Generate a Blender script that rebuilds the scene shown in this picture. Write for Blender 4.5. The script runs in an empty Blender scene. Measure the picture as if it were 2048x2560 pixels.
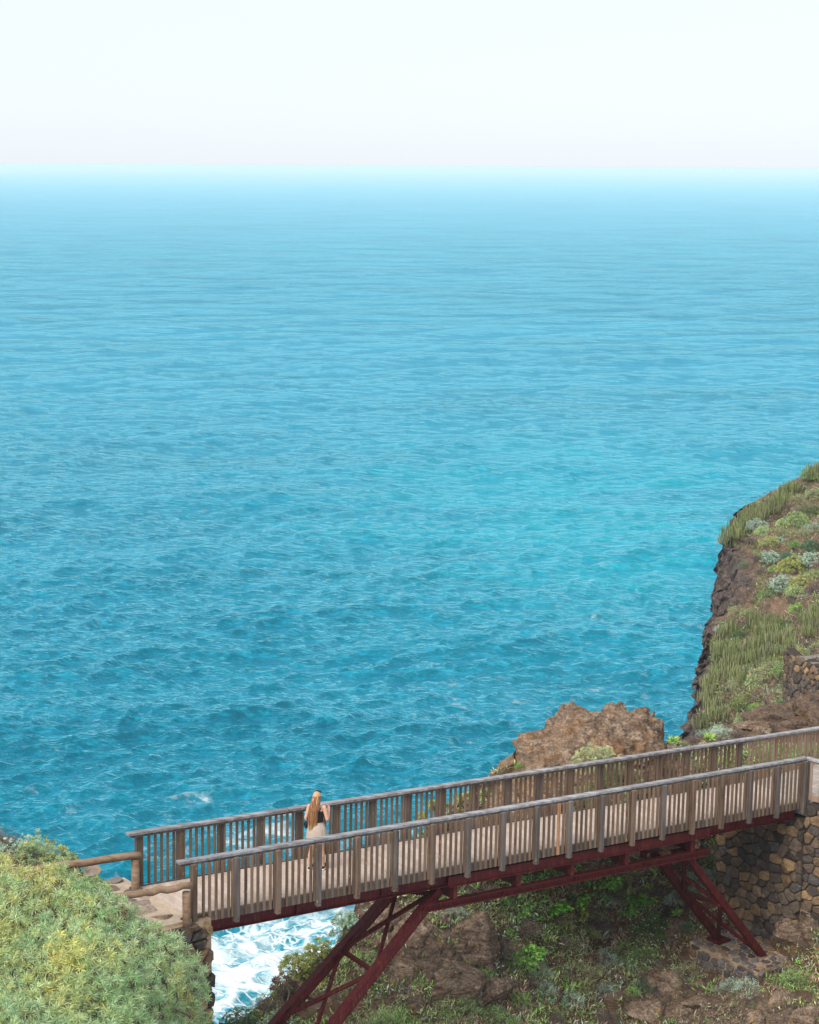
import bpy, math, random
import numpy as np
from mathutils import Vector, Matrix
from mathutils.bvhtree import BVHTree

# ------------------------------------------------------------------ camera, world, sun, exposure
S = bpy.context.scene
COL = S.collection
CAMZ = 42.0                       # the sea is z = 0
F, CX, CY = 4851.0, 1024.0, 1280.0
ROLL = math.atan(12.5/2048)
PITCH = math.atan(864.7*math.cos(ROLL)/F)
FW = np.array([0, math.cos(PITCH), -math.sin(PITCH)])
_r = np.array([1., 0, 0]); _u = np.cross(_r, FW)
RT = math.cos(ROLL)*_r + math.sin(ROLL)*_u
UP = -math.sin(ROLL)*_r + math.cos(ROLL)*_u
CAM = np.array([0, 0, CAMZ])
cam = bpy.data.cameras.new('camera'); camo = bpy.data.objects.new('camera', cam); COL.objects.link(camo)
cam.sensor_fit = 'VERTICAL'; cam.sensor_height = 36.0; cam.lens = F/2560*36.0
cam.clip_start = 0.5; cam.clip_end = 200000
camo.matrix_world = Matrix(((RT[0], UP[0], -FW[0], 0), (RT[1], UP[1], -FW[1], 0), (RT[2], UP[2], -FW[2], CAMZ), (0, 0, 0, 1)))
S.camera = camo
SUN_EL, SUN_ROT = math.radians(46), math.radians(-143)   # high, behind the camera's left shoulder
w = bpy.data.worlds.new('World'); S.world = w; w.use_nodes = True
nt = w.node_tree; bg = nt.nodes['Background']
sky = nt.nodes.new('ShaderNodeTexSky'); sky.sky_type = 'NISHITA'; sky.sun_disc = False
sky.sun_elevation = SUN_EL; sky.sun_rotation = SUN_ROT; sky.air_density = 1.0; sky.dust_density = 0.8; sky.altitude = 40
hs = nt.nodes.new('ShaderNodeHueSaturation'); hs.inputs['Saturation'].default_value = 0.45
nt.links.new(sky.outputs[0], hs.inputs['Color']); hz = nt.nodes.new('ShaderNodeMix'); hz.data_type = 'RGBA'; hz.inputs[0].default_value = 0.86   # thin even high cloud over the blue
nt.links.new(hs.outputs[0], hz.inputs[6]); hz.inputs[7].default_value = (3.86, 4.20, 4.52, 1)
nt.links.new(hz.outputs[2], bg.inputs['Color'])
bg.inputs['Strength'].default_value = 0.105
sl = bpy.data.lights.new('sun', 'SUN'); sl.energy = 2.2; sl.angle = math.radians(42); sl.color = (1.0, 0.95, 0.87)
so = bpy.data.objects.new('sun', sl); COL.objects.link(so)
sd = Vector((math.sin(SUN_ROT)*math.cos(SUN_EL), math.cos(SUN_ROT)*math.cos(SUN_EL), math.sin(SUN_EL)))
so.rotation_euler = sd.to_track_quat('Z', 'Y').to_euler()
S.view_settings.view_transform = 'Standard'; S.view_settings.look = 'None'
S.view_settings.exposure = 1.08; S.view_settings.gamma = 1.0
S.cycles.volume_bounces = 1; S.cycles.max_bounces = 5; S.cycles.diffuse_bounces = 3

# ------------------------------------------------------------------ helpers
RNG = np.random.default_rng(7)
random.seed(7)
def ray(px, py):
    px = np.asarray(px, float); py = np.asarray(py, float)
    d = FW[None]*F + RT[None]*(px.reshape(-1, 1)-CX) - UP[None]*(py.reshape(-1, 1)-CY)
    return d
def at(px, py, Y):
    """the point seen at source pixel (px, py), Y metres ahead of the camera"""
    d = ray(px, py); Y = np.asarray(Y, float).reshape(-1, 1)
    return CAM + d/d[:, 1:2]*Y
def at1(px, py, Y): return at([px], [py], [Y])[0]
def topix(P):
    P = np.atleast_2d(P)-CAM; z = P@FW
    return np.stack([CX+F*(P@RT)/z, CY-F*(P@UP)/z], 1)
def _hash(ix, iy, iz, s):
    h = (ix.astype(np.int64)*374761393 + iy.astype(np.int64)*668265263 + iz.astype(np.int64)*2147483647 + s*974711) & 0xffffffff
    h = ((h ^ (h >> 13))*1274126177) & 0xffffffff
    return ((h ^ (h >> 16)) & 0xffff)/65535.0*2-1
def vnoise(P, s=0):
    f = np.floor(P); t = P-f; t = t*t*t*(t*(t*6-15)+10); i = f.astype(np.int64); r = 0
    for a in (0, 1):
        for b in (0, 1):
            for c in (0, 1):
                wt = (t[:, 0] if a else 1-t[:, 0])*(t[:, 1] if b else 1-t[:, 1])*(t[:, 2] if c else 1-t[:, 2])
                r = r+wt*_hash(i[:, 0]+a, i[:, 1]+b, i[:, 2]+c, s)
    return r
ROTN = np.array([[.8, .6, 0], [-.48, .64, .6], [.36, -.48, .8]])
def fbm(P, freq=1.0, octv=4, s=0, gain=.5, ridge=False):
    r = 0; a = 1; Q = np.asarray(P, float)*freq
    for k in range(octv):
        n = vnoise(Q, s+k*17)
        r = r + a*((1-2*np.abs(n)) if ridge else n); Q = Q@ROTN.T*2.03; a *= gain
    return r

def worley(P, freq, s=0):
    """distance to the border between cells, 0 at the cracks"""
    Q = np.asarray(P)*freq; i = np.floor(Q).astype(np.int64); f1 = np.full(len(Q), 9.); f2 = np.full(len(Q), 9.)
    for a in (-1, 0, 1):
        for b in (-1, 0, 1):
            for c in (-1, 0, 1):
                x, y, z = i[:, 0]+a, i[:, 1]+b, i[:, 2]+c
                d = np.sqrt((x+.5+.45*_hash(x, y, z, s)-Q[:, 0])**2+(y+.5+.45*_hash(x, y, z, s+1)-Q[:, 1])**2+(z+.5+.45*_hash(x, y, z, s+2)-Q[:, 2])**2)
                f2 = np.minimum(np.maximum(d, f1), f2); f1 = np.minimum(f1, d)
    return f2-f1
class MB:
    """gathers vertices and faces of ONE mesh"""
    def __init__(s): s.v = []; s.f = []; s.n = 0; s.c = []; s.mi = []
    def add(s, V, Fc, col=None, mi=0):
        V = np.asarray(V, float).reshape(-1, 3)
        s.v.append(V)
        for a in ([Fc] if isinstance(Fc, np.ndarray) else Fc):
            a = np.asarray(a)
            if a.ndim == 1: a = a[None]
            s.f.append(a+s.n); s.mi.append(np.full(len(a), mi))
        if col is None: col = (1, 1, 1)
        col = np.asarray(col, float)
        s.c.append(np.broadcast_to(col, (len(V), 3)) if col.ndim == 1 else col)
        s.n += len(V); return s
    def box(s, c, sx, sy, sz, ax=None, col=None, jit=0, bev=0):
        """box about c; ax = 3 unit rows (its x, y, z)"""
        ax = np.eye(3) if ax is None else np.asarray(ax, float)
        if bev:
            b = min(bev, sx*.45, sy*.45, sz*.45); V = []; hx, hy, hz = sx/2, sy/2, sz/2
            for zz, i in ((-hz, b), (-hz+b, 0), (hz-b, 0), (hz, b)):
                x, y = hx-i, hy-i
                V += [(-x+(b if not i else 0), -y, zz), (x-(b if not i else 0), -y, zz), (x, -y+(b if not i else 0), zz), (x, y-(b if not i else 0), zz),
                      (x-(b if not i else 0), y, zz), (-x+(b if not i else 0), y, zz), (-x, y-(b if not i else 0), zz), (-x, -y+(b if not i else 0), zz)]
            V = np.array(V)
            for k in (0, 3):   # caps: pull in corners as well
                V[k*8:(k+1)*8, :2] *= .999
            fs = [np.array([[k*8+j, k*8+(j+1) % 8, k*8+8+(j+1) % 8, k*8+8+j] for k in range(3) for j in range(8)]), np.array([7, 6, 5, 4, 3, 2, 1, 0]), np.arange(24, 32)]
        else:
            V = np.array([(x, y, z) for z in (-sz/2, sz/2) for x, y in ((-sx/2, -sy/2), (sx/2, -sy/2), (sx/2, sy/2), (-sx/2, sy/2))])
            fs = [np.array([[0, 3, 2, 1], [4, 5, 6, 7], [0, 1, 5, 4], [1, 2, 6, 5], [2, 3, 7, 6], [3, 0, 4, 7]])]
        if jit: V = V+RNG.normal(0, jit, V.shape)
        return s.add(np.asarray(c)+V@ax, fs, col)
    def bar(s, a, b, wd, ht, up=(0, 0, 1), col=None, bev=0, ext=0):
        """box from a to b; wd across, ht along up"""
        a = np.asarray(a, float); b = np.asarray(b, float); d = b-a; L = np.linalg.norm(d); d = d/L
        up = np.asarray(up, float); sx = np.cross(d, up); sx = sx/np.linalg.norm(sx); uz = np.cross(sx, d)
        return s.box((a+b)/2, L+ext, wd, ht, np.array([d, -sx, uz]), col, bev=bev)
    def tube(s, P, R, n=8, col=None, cap=True):
        P = np.asarray(P, float); m = len(P); R = np.broadcast_to(R, (m,)) if np.ndim(R) <= 1 else R
        T = np.gradient(P, axis=0); T = T/np.linalg.norm(T, axis=1)[:, None]
        ref = np.array([0, 0, 1.]) if abs(T[0][2]) < .9 else np.array([1., 0, 0])
        V = []; 
        for i in range(m):
            a = np.cross(T[i], ref); a /= np.linalg.norm(a); b = np.cross(T[i], a); ref = -np.cross(T[i], a) if False else ref
            t = np.arange(n)*2*math.pi/n
            V.append(P[i]+R[i]*(np.cos(t)[:, None]*a+np.sin(t)[:, None]*b))
        V = np.concatenate(V); j = np.arange(n)
        fs = [np.concatenate([np.stack([i*n+j, i*n+(j+1) % n, (i+1)*n+(j+1) % n, (i+1)*n+j], 1) for i in range(m-1)])]
        if cap: fs += [np.arange(n)[::-1], np.arange(n)+(m-1)*n]
        return s.add(V, fs, col)
    def build(s, name, mat, parent=None, smooth=False, loc=None):
        me = bpy.data.meshes.new(name)
        V = np.concatenate(s.v) if s.v else np.zeros((0, 3))
        if loc is not None: V = V-np.asarray(loc)
        tot = sum(a.size for a in s.f); nf = sum(len(a) for a in s.f)
        me.vertices.add(len(V)); me.vertices.foreach_set('co', V.astype(np.float32).ravel())
        me.loops.add(tot); me.polygons.add(nf)
        me.loops.foreach_set('vertex_index', np.concatenate([a.ravel() for a in s.f]).astype(np.int32))
        sz = np.concatenate([np.full(len(a), a.shape[1]) for a in s.f]); st = np.concatenate([[0], np.cumsum(sz)[:-1]])
        me.polygons.foreach_set('loop_start', st.astype(np.int32)); me.polygons.foreach_set('loop_total', sz.astype(np.int32))
        mats = mat if isinstance(mat, (list, tuple)) else [mat]
        for m in mats: me.materials.append(m)
        if len(mats) > 1: me.polygons.foreach_set('material_index', np.concatenate(s.mi).astype(np.int32))
        me.polygons.foreach_set('use_smooth', np.full(nf, bool(smooth)))
        me.update(calc_edges=True); me.validate()
        ca = me.color_attributes.new('Col', 'FLOAT_COLOR', 'POINT')
        cc = np.ones((len(V), 4), np.float32); cc[:, :3] = np.concatenate(s.c); ca.data.foreach_set('color', cc.ravel())
        o = bpy.data.objects.new(name, me); COL.objects.link(o)
        if parent is not None:
            o.parent = parent
        if loc is not None: o.location = loc
        return o
def tag(o, label=None, cat=None, group=None, kind=None):
    if label: o['label'] = label
    if cat: o['category'] = cat
    if group: o['group'] = group
    if kind: o['kind'] = kind
    return o
def empty(name, loc, label, cat, group=None):
    o = bpy.data.objects.new(name, None); COL.objects.link(o); o.location = loc; o.empty_display_size = .2
    return tag(o, label, cat, group)
def part(mb, name, mat, root, smooth=False, label=None):
    """mesh built in world coordinates, stored relative to its (unrotated) thing"""
    base = np.zeros(3); p = root
    while p is not None: base = base+np.array(p.location); p = p.parent
    mb.v = [v-base for v in mb.v]
    o = mb.build(name, mat, root, smooth)
    if label: o['label'] = label
    return o

# ------------------------------------------------------------------ material helper
class NT:
    def __init__(s, name):
        s.m = bpy.data.materials.new(name); s.m.use_nodes = True; s.t = s.m.node_tree; s.b = s.t.nodes['Principled BSDF']; s.out = s.t.nodes['Material Output']
    def n(s, ty, ins=None, **kw):
        x = s.t.nodes.new('ShaderNode'+ty)
        for k, v in kw.items(): setattr(x, k, v)
        for k, v in (ins or {}).items():
            if hasattr(v, 'is_output') or isinstance(v, bpy.types.NodeSocket): s.t.links.new(v, x.inputs[k])
            else: x.inputs[k].default_value = v
        return x
    def l(s, a, b): s.t.links.new(a, b)
    def pos(s): return s.n('NewGeometry').outputs['Position']
    def mapv(s, vec, scale, rot=(0, 0, 0), loc=(0, 0, 0)):
        return s.n('Mapping', {'Vector': vec, 'Scale': scale, 'Rotation': rot, 'Location': loc}).outputs[0]
    def noise(s, vec, scale=1., detail=4., rough=.55, dist=0., out='Fac'):
        return s.n('TexNoise', {'Vector': vec, 'Scale': scale, 'Detail': detail, 'Roughness': rough, 'Distortion': dist}).outputs[out]
    def ramp(s, fac, stops, interp='LINEAR'):
        r = s.n('ValToRGB', {'Fac': fac}); cr = r.color_ramp; cr.interpolation = interp
        while len(cr.elements) < len(stops): cr.elements.new(.5)
        for e, (p, c) in zip(cr.elements, stops): e.position = p; e.color = tuple(c)+(1,) if len(c) == 3 else c
        return r.outputs[0]
    def mix(s, fac, a, b, mode='MIX'):
        x = s.n('Mix', data_type='RGBA', blend_type=mode)
        for k, v in ((0, fac), (6, a), (7, b)):
            if isinstance(v, bpy.types.NodeSocket): s.l(v, x.inputs[k])
            elif k == 0: x.inputs[0].default_value = v
            else: x.inputs[k].default_value = tuple(v)+(1,) if len(v) == 3 else v
        return x.outputs[2]
    def math(s, op, a, b=0., c=0., clamp=False):
        x = s.n('Math', operation=op, use_clamp=clamp)
        for i, v in enumerate((a, b, c)):
            if isinstance(v, bpy.types.NodeSocket): s.l(v, x.inputs[i])
            else: x.inputs[i].default_value = v
        return x.outputs[0]
    def mr(s, v, a, b, c=0., d=1., smooth=False):
        x = s.n('MapRange', {'Value': v, 'From Min': a, 'From Max': b, 'To Min': c, 'To Max': d}, clamp=True)
        if smooth: x.interpolation_type = 'SMOOTHSTEP'
        return x.outputs[0]
    def bump(s, h, strength=.5, dist=.02, normal=None):
        i = {'Height': h, 'Strength': strength, 'Distance': dist}
        if normal is not None: i['Normal'] = normal
        return s.n('Bump', i).outputs[0]
    def col(s): return s.n('VertexColor', layer_name='Col').outputs[0]
    def rnd(s): return s.n('ObjectInfo').outputs['Random']
    def fin(s, color=None, rough=.8, normal=None, spec=.3):
        if color is not None:
            if isinstance(color, bpy.types.NodeSocket): s.l(color, s.b.inputs['Base Color'])
            else: s.b.inputs['Base Color'].default_value = tuple(color)+(1,)
        if isinstance(rough, bpy.types.NodeSocket): s.l(rough, s.b.inputs['Roughness'])
        else: s.b.inputs['Roughness'].default_value = rough
        s.b.inputs['Specular IOR Level'].default_value = spec
        if normal is not None: s.l(normal, s.b.inputs['Normal'])
        return s.m
# ------------------------------------------------------------------ the sea
def sea_height(X, Y, cell, P):
    """sum of directional waves; waves shorter than the local mesh cell are left out (the shader carries them)"""
    rng = np.random.default_rng(3); h = np.zeros_like(X); dx = np.zeros_like(X); dy = np.zeros_like(X)
    for L, amp, n in ((62, .26, 3), (34, .20, 5), (17, .11, 7), (8, .085, 9), (4.4, .095, 12), (2.6, .085, 18), (1.5, .058, 20), (.9, .032, 18)):
        for k in range(n):
            l = L*rng.uniform(.75, 1.35); a = amp*rng.uniform(.5, 1.1)/math.sqrt(n)*1.5; th = math.radians(rng.normal(-68, 27)); ph = rng.uniform(0, 6.28)
            kx, ky = math.cos(th)*2*math.pi/l, math.sin(th)*2*math.pi/l
            q = kx*X+ky*Y+ph+2.2*np.sin(X/(l*3.7)+k)*np.cos(Y/(l*4.3)+ph)
            f = np.clip((l/cell-2.2)/2.5, 0, 1)*a
            c = np.cos(q); s = np.sin(q)
            h += f*c; dx -= f*.75*math.cos(th)*s; dy -= f*.75*math.sin(th)*s
    return h, dx, dy
def surf_zone(X, Y):
    """0..1 near the shore below the bridge, where the swell breaks"""
    return np.exp(-(((X+8)/13)**2+((Y-104)/13)**2)*1.1)
def build_sea():
    hp = 415.3
    py = np.concatenate([hp+np.geomspace(2.0, 150, 90), np.arange(hp+152, 2300, 2.6), np.arange(2300, 2900, 3.2)])
    px = np.arange(-420, 2480, 3.4)
    PX, PY = np.meshgrid(px, py); PYr = PY+(PX-CX)*math.tan(ROLL)
    d = ray(PX.ravel(), PYr.ravel()); t = -CAMZ/d[:, 2]; P = CAM+d*t[:, None]
    X, Y = P[:, 0].copy(), P[:, 1].copy()
    R = PX.shape
    cellx = 3.4*Y/F; celly = np.abs(np.gradient(Y.reshape(R), axis=0)).ravel()
    cell = np.maximum(cellx, celly*.75)
    h, dx, dy = sea_height(X, Y, cell, P)
    sz = surf_zone(X, Y)
    N = np.stack([X, Y, X*0], 1)
    h = h*(1+sz*.6) + sz*.5*fbm(N, .12, 4, 5, ridge=True)
    # one swell rearing up and breaking below the bridge
    u = (X+7.5)*.94+(Y-105)*.34; v = -(X+7.5)*.34+(Y-105)*.94+.9*np.sin(u*.35)
    h += 1.5*np.exp(-(u/7.5)**2)*np.exp(-np.where(v > 0, v/2.3, v/1.5)**2)*(1+.25*fbm(N, .5, 3, 9))
    P[:, 0] += dx; P[:, 1] += dy; P[:, 2] = h
    far = Y > 30000
    nr, nc = R; i = np.arange(nr*nc).reshape(R)
    q = np.stack([i[:-1, :-1], i[1:, :-1], i[1:, 1:], i[:-1, 1:]], -1).reshape(-1, 4)
    m = MB(); m.add(P, q)
    # colour attribute: r = foam amount, g = crest height
    fo = np.clip(.66*np.exp(-(((X+9)/9.5)**2+((Y-96)/9)**2)), 0, 1)
    fo = np.maximum(fo, .95*np.exp(-(u/7)**2)*np.exp(-((v-.6)/1.5)**2))
    fo = np.maximum(fo, (.17)*np.exp(-(((X+14)/2.)**2+((Y-125)/3)**2)))            # small break beyond the far rail
    fo = np.maximum(fo, .20*np.exp(-(((X+8)/11)**2+((Y-118)/5)**2)))
    fo = np.maximum(fo, (.05)*np.exp(-(((X-24)/12)**2+((Y-190)/30)**2)))
    fo = np.maximum(fo, .07*np.exp(-(((X-10)/12)**2+((Y-150)/16)**2)))
    m.c = [np.stack([fo, np.clip(h*.5+.5, 0, 1), sz], 1)]
    o = m.build('sea', sea_mat(), smooth=True); tag(o, kind='structure')
def sea_mat():
    k = NT('sea water'); p = k.pos()
    sep = k.n('SeparateXYZ', {'Vector': p}); y = sep.outputs['Y']; x = sep.outputs['X']
    flat = k.n('CombineXYZ', {'X': x, 'Y': y}).outputs[0]
    vc = k.n('SeparateColor', {'Color': k.col()}); foam = vc.outputs[0]; hgt = vc.outputs[1]
    # water body: deep blue further out, paler beyond with painted-in haze and sky reflection, turquoise over the shallows by the headland
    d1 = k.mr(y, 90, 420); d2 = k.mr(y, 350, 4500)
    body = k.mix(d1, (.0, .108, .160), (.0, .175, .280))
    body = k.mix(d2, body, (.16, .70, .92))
    big = k.noise(k.mapv(flat, (.012, .055, 1), (0, 0, -.14)), 1, 5, .6, .5)
    body = k.mix(k.mr(big, .38, .58, .66, 0.), body, (.0, .072, .115))
    # turquoise patch
    dx_ = k.math('DIVIDE', k.math('SUBTRACT', x, 28), 42); dy_ = k.math('DIVIDE', k.math('SUBTRACT', y, 245), 75)
    rr = k.math('SQRT', k.math('ADD', k.math('MULTIPLY', dx_, dx_), k.math('MULTIPLY', dy_, dy_)))
    tq = k.math('MULTIPLY', k.mr(rr, 1.5, .1, 0, .8, True), k.mr(k.noise(k.mapv(flat, (.03, .07, 1)), 1, 3), .3, .65))
    body = k.mix(tq, body, (.0, .30, .345))
    # wind patches and wave light and shade painted into the colour at every distance
    g = None
    for sc, lo0, lo1, hi0, hi1, rot, wt in (((1.5, 3.4, 1), -1, 0, 130, 330, .16, .5), ((.40, 1.1, 1), 60, 160, 500, 1300, -.12, .8), ((.17, .55, 1), 200, 520, 1800, 4500, .07, .8), ((.055, .20, 1), 700, 2000, 9000, 20000, 0., .5)):
        nn = k.math('MULTIPLY', k.math('SUBTRACT', k.noise(k.mapv(flat, sc, (0, 0, rot)), 1, 5, .68, .7), .5), k.math('MULTIPLY', k.mr(y, lo0, lo1), k.mr(y, hi0, hi1, wt, 0)))
        g = nn if g is None else k.math('ADD', g, nn)
    body = k.mix(k.mr(g, .0, .2, 0, .42), body, (.02, .46, .64))
    body = k.mix(k.mr(g, .0, -.18, 0, .62), body, (.0, .070, .115))
    # bump: ripples at three sizes, the coarser ones fading in with distance
    n1 = k.noise(k.mapv(flat, (2.4, 4.6, 1), (0, 0, .15)), 1, 3, .6, .4)
    n2 = k.noise(k.mapv(flat, (.62, 1.35, 1), (0, 0, -.1)), 1, 4, .62, .5)
    n3 = k.noise(k.mapv(flat, (.14, .36, 1), (0, 0, .08)), 1, 4, .62, .5)
    b = k.bump(n1, .6, .14)
    b = k.bump(n2, .7, .42, b)
    b2 = k.n('Bump', {'Height': n3, 'Strength': k.mr(y, 100, 700, .2, .8), 'Distance': 2.2, 'Normal': b}).outputs[0]
    # foam: a web of lacy cells, thickening to solid white where foam is high
    warp = k.n('VectorMath', {0: k.mapv(flat, (.33, .5, 1)), 1: k.n('VectorMath', {0: k.noise(flat, .35, 4, .6, 0, 'Color'), 'Scale': 1.3}, operation='SCALE').outputs[0]}, operation='ADD').outputs[0]
    vo = k.n('TexVoronoi', {'Vector': warp, 'Scale': 1.0}, feature='DISTANCE_TO_EDGE').outputs[0]
    vo2 = k.n('TexVoronoi', {'Vector': warp, 'Scale': 2.7}, feature='DISTANCE_TO_EDGE').outputs[0]
    web = k.math('MAXIMUM', k.mr(vo, .16, .0), k.math('MULTIPLY', k.mr(vo2, .12, .0), .85))
    pn = k.noise(flat, .42, 6, .66)
    solid = k.mr(k.math('ADD', foam, k.math('SUBTRACT', k.math('MULTIPLY', pn, 1.5), .75)), .44, .80)
    lace = k.math('MULTIPLY', web, k.mr(k.math('ADD', foam, k.math('SUBTRACT', pn, .5)), .12, .48))
    fm = k.math('MAXIMUM', solid, lace, clamp=True)
    # scattered small white horses in the middle distance
    wc = k.noise(k.mapv(flat, (.16, .5, 1)), 1, 5, .7)
    fm = k.math('MAXIMUM', fm, k.math('MULTIPLY', k.mr(wc, .75, .82), k.mr(y, 330, 130, 0, .35)), clamp=True)
    body = k.mix(k.math('MULTIPLY', foam, .6, clamp=True), body, (.06, .34, .40))
    colr = k.mix(fm, body, (.74, .78, .80))
    k.t.nodes.remove(k.b)
    dif = k.n('BsdfDiffuse', {'Color': colr}); k.l(b2, dif.inputs['Normal'])
    fr = k.n('Fresnel', {'IOR': 1.34, 'Normal': b2}).outputs[0]
    glo = k.n('BsdfGlossy', {'Color': k.mix(k.mr(fr, .02, .60), (.03, .70, .92), (.44, .90, 1.)), 'Roughness': .08}); k.l(b2, glo.inputs['Normal'])
    fac = k.math('MULTIPLY', k.mr(fr, .035, .33, 0, .92), k.math('SUBTRACT', 1, fm), clamp=True)
    mx = k.n('MixShader', {0: fac}); k.l(dif.outputs[0], mx.inputs[1]); k.l(glo.outputs[0], mx.inputs[2])
    k.l(mx.outputs[0], k.out.inputs['Surface'])
    return k.m
build_sea()
# the air: everything to the horizon stands in it, the sky outside
def build_haze():
    m = MB(); m.box((0, 30000, 20.5), 130000, 72000, 43.9)
    m.v = [m.v[0]]
    k = NT('air'); k.t.nodes.remove(k.b)
    v = k.n('VolumePrincipled', {'Color': (.77, .80, .87, 1), 'Density': 1/5000.})
    k.l(v.outputs[0], k.out.inputs['Volume'])
    o = m.build('haze', k.m); tag(o, kind='stuff')
build_haze()
# ------------------------------------------------------------------ materials of the built things
def wood_mat(name, c1, c2, c3, grain=(9, 9, .9), rot=0.):
    """weathered timber: fibre streaks along the grain, knots, per-board tone; c3 = silvered tone"""
    k = NT(name); co = k.n('TexCoord').outputs['Object']; r = k.rnd(); vc = k.col()
    ofs = k.n('VectorMath', {0: co, 1: k.n('CombineXYZ', {'X': k.math('MULTIPLY', r, 31), 'Y': k.math('MULTIPLY', r, 17), 'Z': 0}).outputs[0]}, operation='ADD').outputs[0]
    g = k.noise(k.mapv(ofs, grain, (0, 0, rot)), 3, 6, .7, .6)
    g2 = k.noise(k.mapv(ofs, tuple(a*.35 for a in grain), (0, 0, rot)), 3, 3, .5)
    c = k.mix(k.mr(g, .32, .68), c1, c2)
    c = k.mix(k.mr(g2, .42, .66, 0, .75), c, c3)
    c = k.mix(k.mr(r, 0, 1, 0, .35), c, c3)
    kn = k.n('TexVoronoi', {'Vector': k.mapv(ofs, (7, 7, 3.1)), 'Scale': 1.0}).outputs['Distance']
    c = k.mix(k.mr(kn, .13, .07), c, (.30, .20, .11))
    c = k.mix(1., c, vc, 'MULTIPLY')
    return k.fin(c, .85, k.bump(g, .5, .006), .2)
M = {}
M['post'] = wood_mat('brown timber', (.045, .026, .016), (.175, .108, .070), (.20, .145, .108))
M['post_grey'] = wood_mat('grey brown timber', (.040, .030, .025), (.125, .096, .080), (.165, .145, .135))
M['cap'] = wood_mat('silvered timber', (.105, .090, .085), (.25, .235, .24), (.37, .375, .40), (1.2, 9, 9), -.647)
M['log'] = wood_mat('log timber', (.085, .045, .026), (.22, .135, .082), (.27, .19, .13), (1.3, 8, 8))
M['deck'] = wood_mat('deck timber', (.36, .275, .225), (.46, .365, .31), (.50, .415, .36), (7, 1.2, 7), .647)
M['slat_light'] = wood_mat('newer timber', (.15, .088, .055), (.27, .175, .12), (.29, .21, .16))
def steel_mat():
    k = NT('red painted steel'); p = k.pos()
    n = k.noise(p, 5, 6, .65); n2 = k.noise(k.mapv(p, (9, 9, 1.6)), 2.2, 5, .65)
    c = k.mix(k.mr(n, .40, .66), (.050, .0040, .0058), (.085, .008, .010))
    c = k.mix(k.mr(n2, .52, .70, 0, .8), c, (.12, .038, .020))
    c = k.mix(k.mr(k.noise(p, 16, 3), .66, .74, 0, .6), c, (.06, .012, .012))
    return k.fin(c, k.mr(n, .3, .7, .55, .75), k.bump(n2, .25, .004), .18)
M['steel'] = steel_mat()
def stone_mat():
    k = NT('lava stone'); p = k.pos()
    n = k.noise(p, 9, 7, .7); n2 = k.noise(p, 34, 4, .6); n3 = k.noise(p, 3.2, 3)
    c = k.mix(1., k.col(), k.mix(k.mr(n, .3, .72), (.50, .47, .45), (1.35, 1.30, 1.22)), 'MULTIPLY')
    c = k.mix(k.mr(n3, .60, .74, 0, .5), c, (.30, .20, .10))
    return k.fin(c, .92, k.bump(n, .8, .03, k.bump(n2, .5, .008)), .15)
M['stone'] = stone_mat()
def mortar_mat():
    k = NT('mortar'); p = k.pos(); n = k.noise(p, 6, 7, .7)
    c = k.mix(k.mr(n, .35, .68), (.20, .125, .075), (.42, .31, .215))
    return k.fin(c, .95, k.bump(n, .8, .03), .1)
M['mortar'] = mortar_mat()
def plain(name, c, rough=.8, spec=.3):
    return NT(name).fin(c, rough, None, spec)
M['black'] = plain('black', (.012, .012, .013), .6)
M['joint'] = plain('dark joint', (.045, .033, .026), .95, .1)

# ------------------------------------------------------------------ bridge frame of reference
HD, SLP, LEAN = math.radians(37.089), math.radians(-3.7998), .0165
D = np.array([math.cos(SLP)*math.cos(HD), math.cos(SLP)*math.sin(HD), math.sin(SLP)])
N = np.array([-math.sin(HD), math.cos(HD), 0.])
U = np.array([LEAN*math.cos(HD), LEAN*math.sin(HD), 1.])
O = np.array([-3.2161, 34.2718, -12.5217])+CAM
WID, BAY = 1.876, .9199
def B(s, t, h): return O+D*s+N*t+U*h
def brpix(px, py, t):
    """(s, h) of the point of the vertical plane t = const seen at that pixel"""
    A = np.stack([D, U, -ray([px], [py])[0]], 1); s, h, _ = np.linalg.solve(A, CAM-(O+N*t)); return s, h
def atz(px, py, z):
    d = ray([px], [py])[0]; return CAM+d*((z-CAMZ)/d[2])
AXB = np.array([D, N, np.cross(D, N)])          # lengthwise, across, up
AXP = np.array([np.array([math.cos(HD), math.sin(HD), 0]), N, U/np.linalg.norm(U)])  # for posts
DARKEN = (1, 1, 1)

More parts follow.
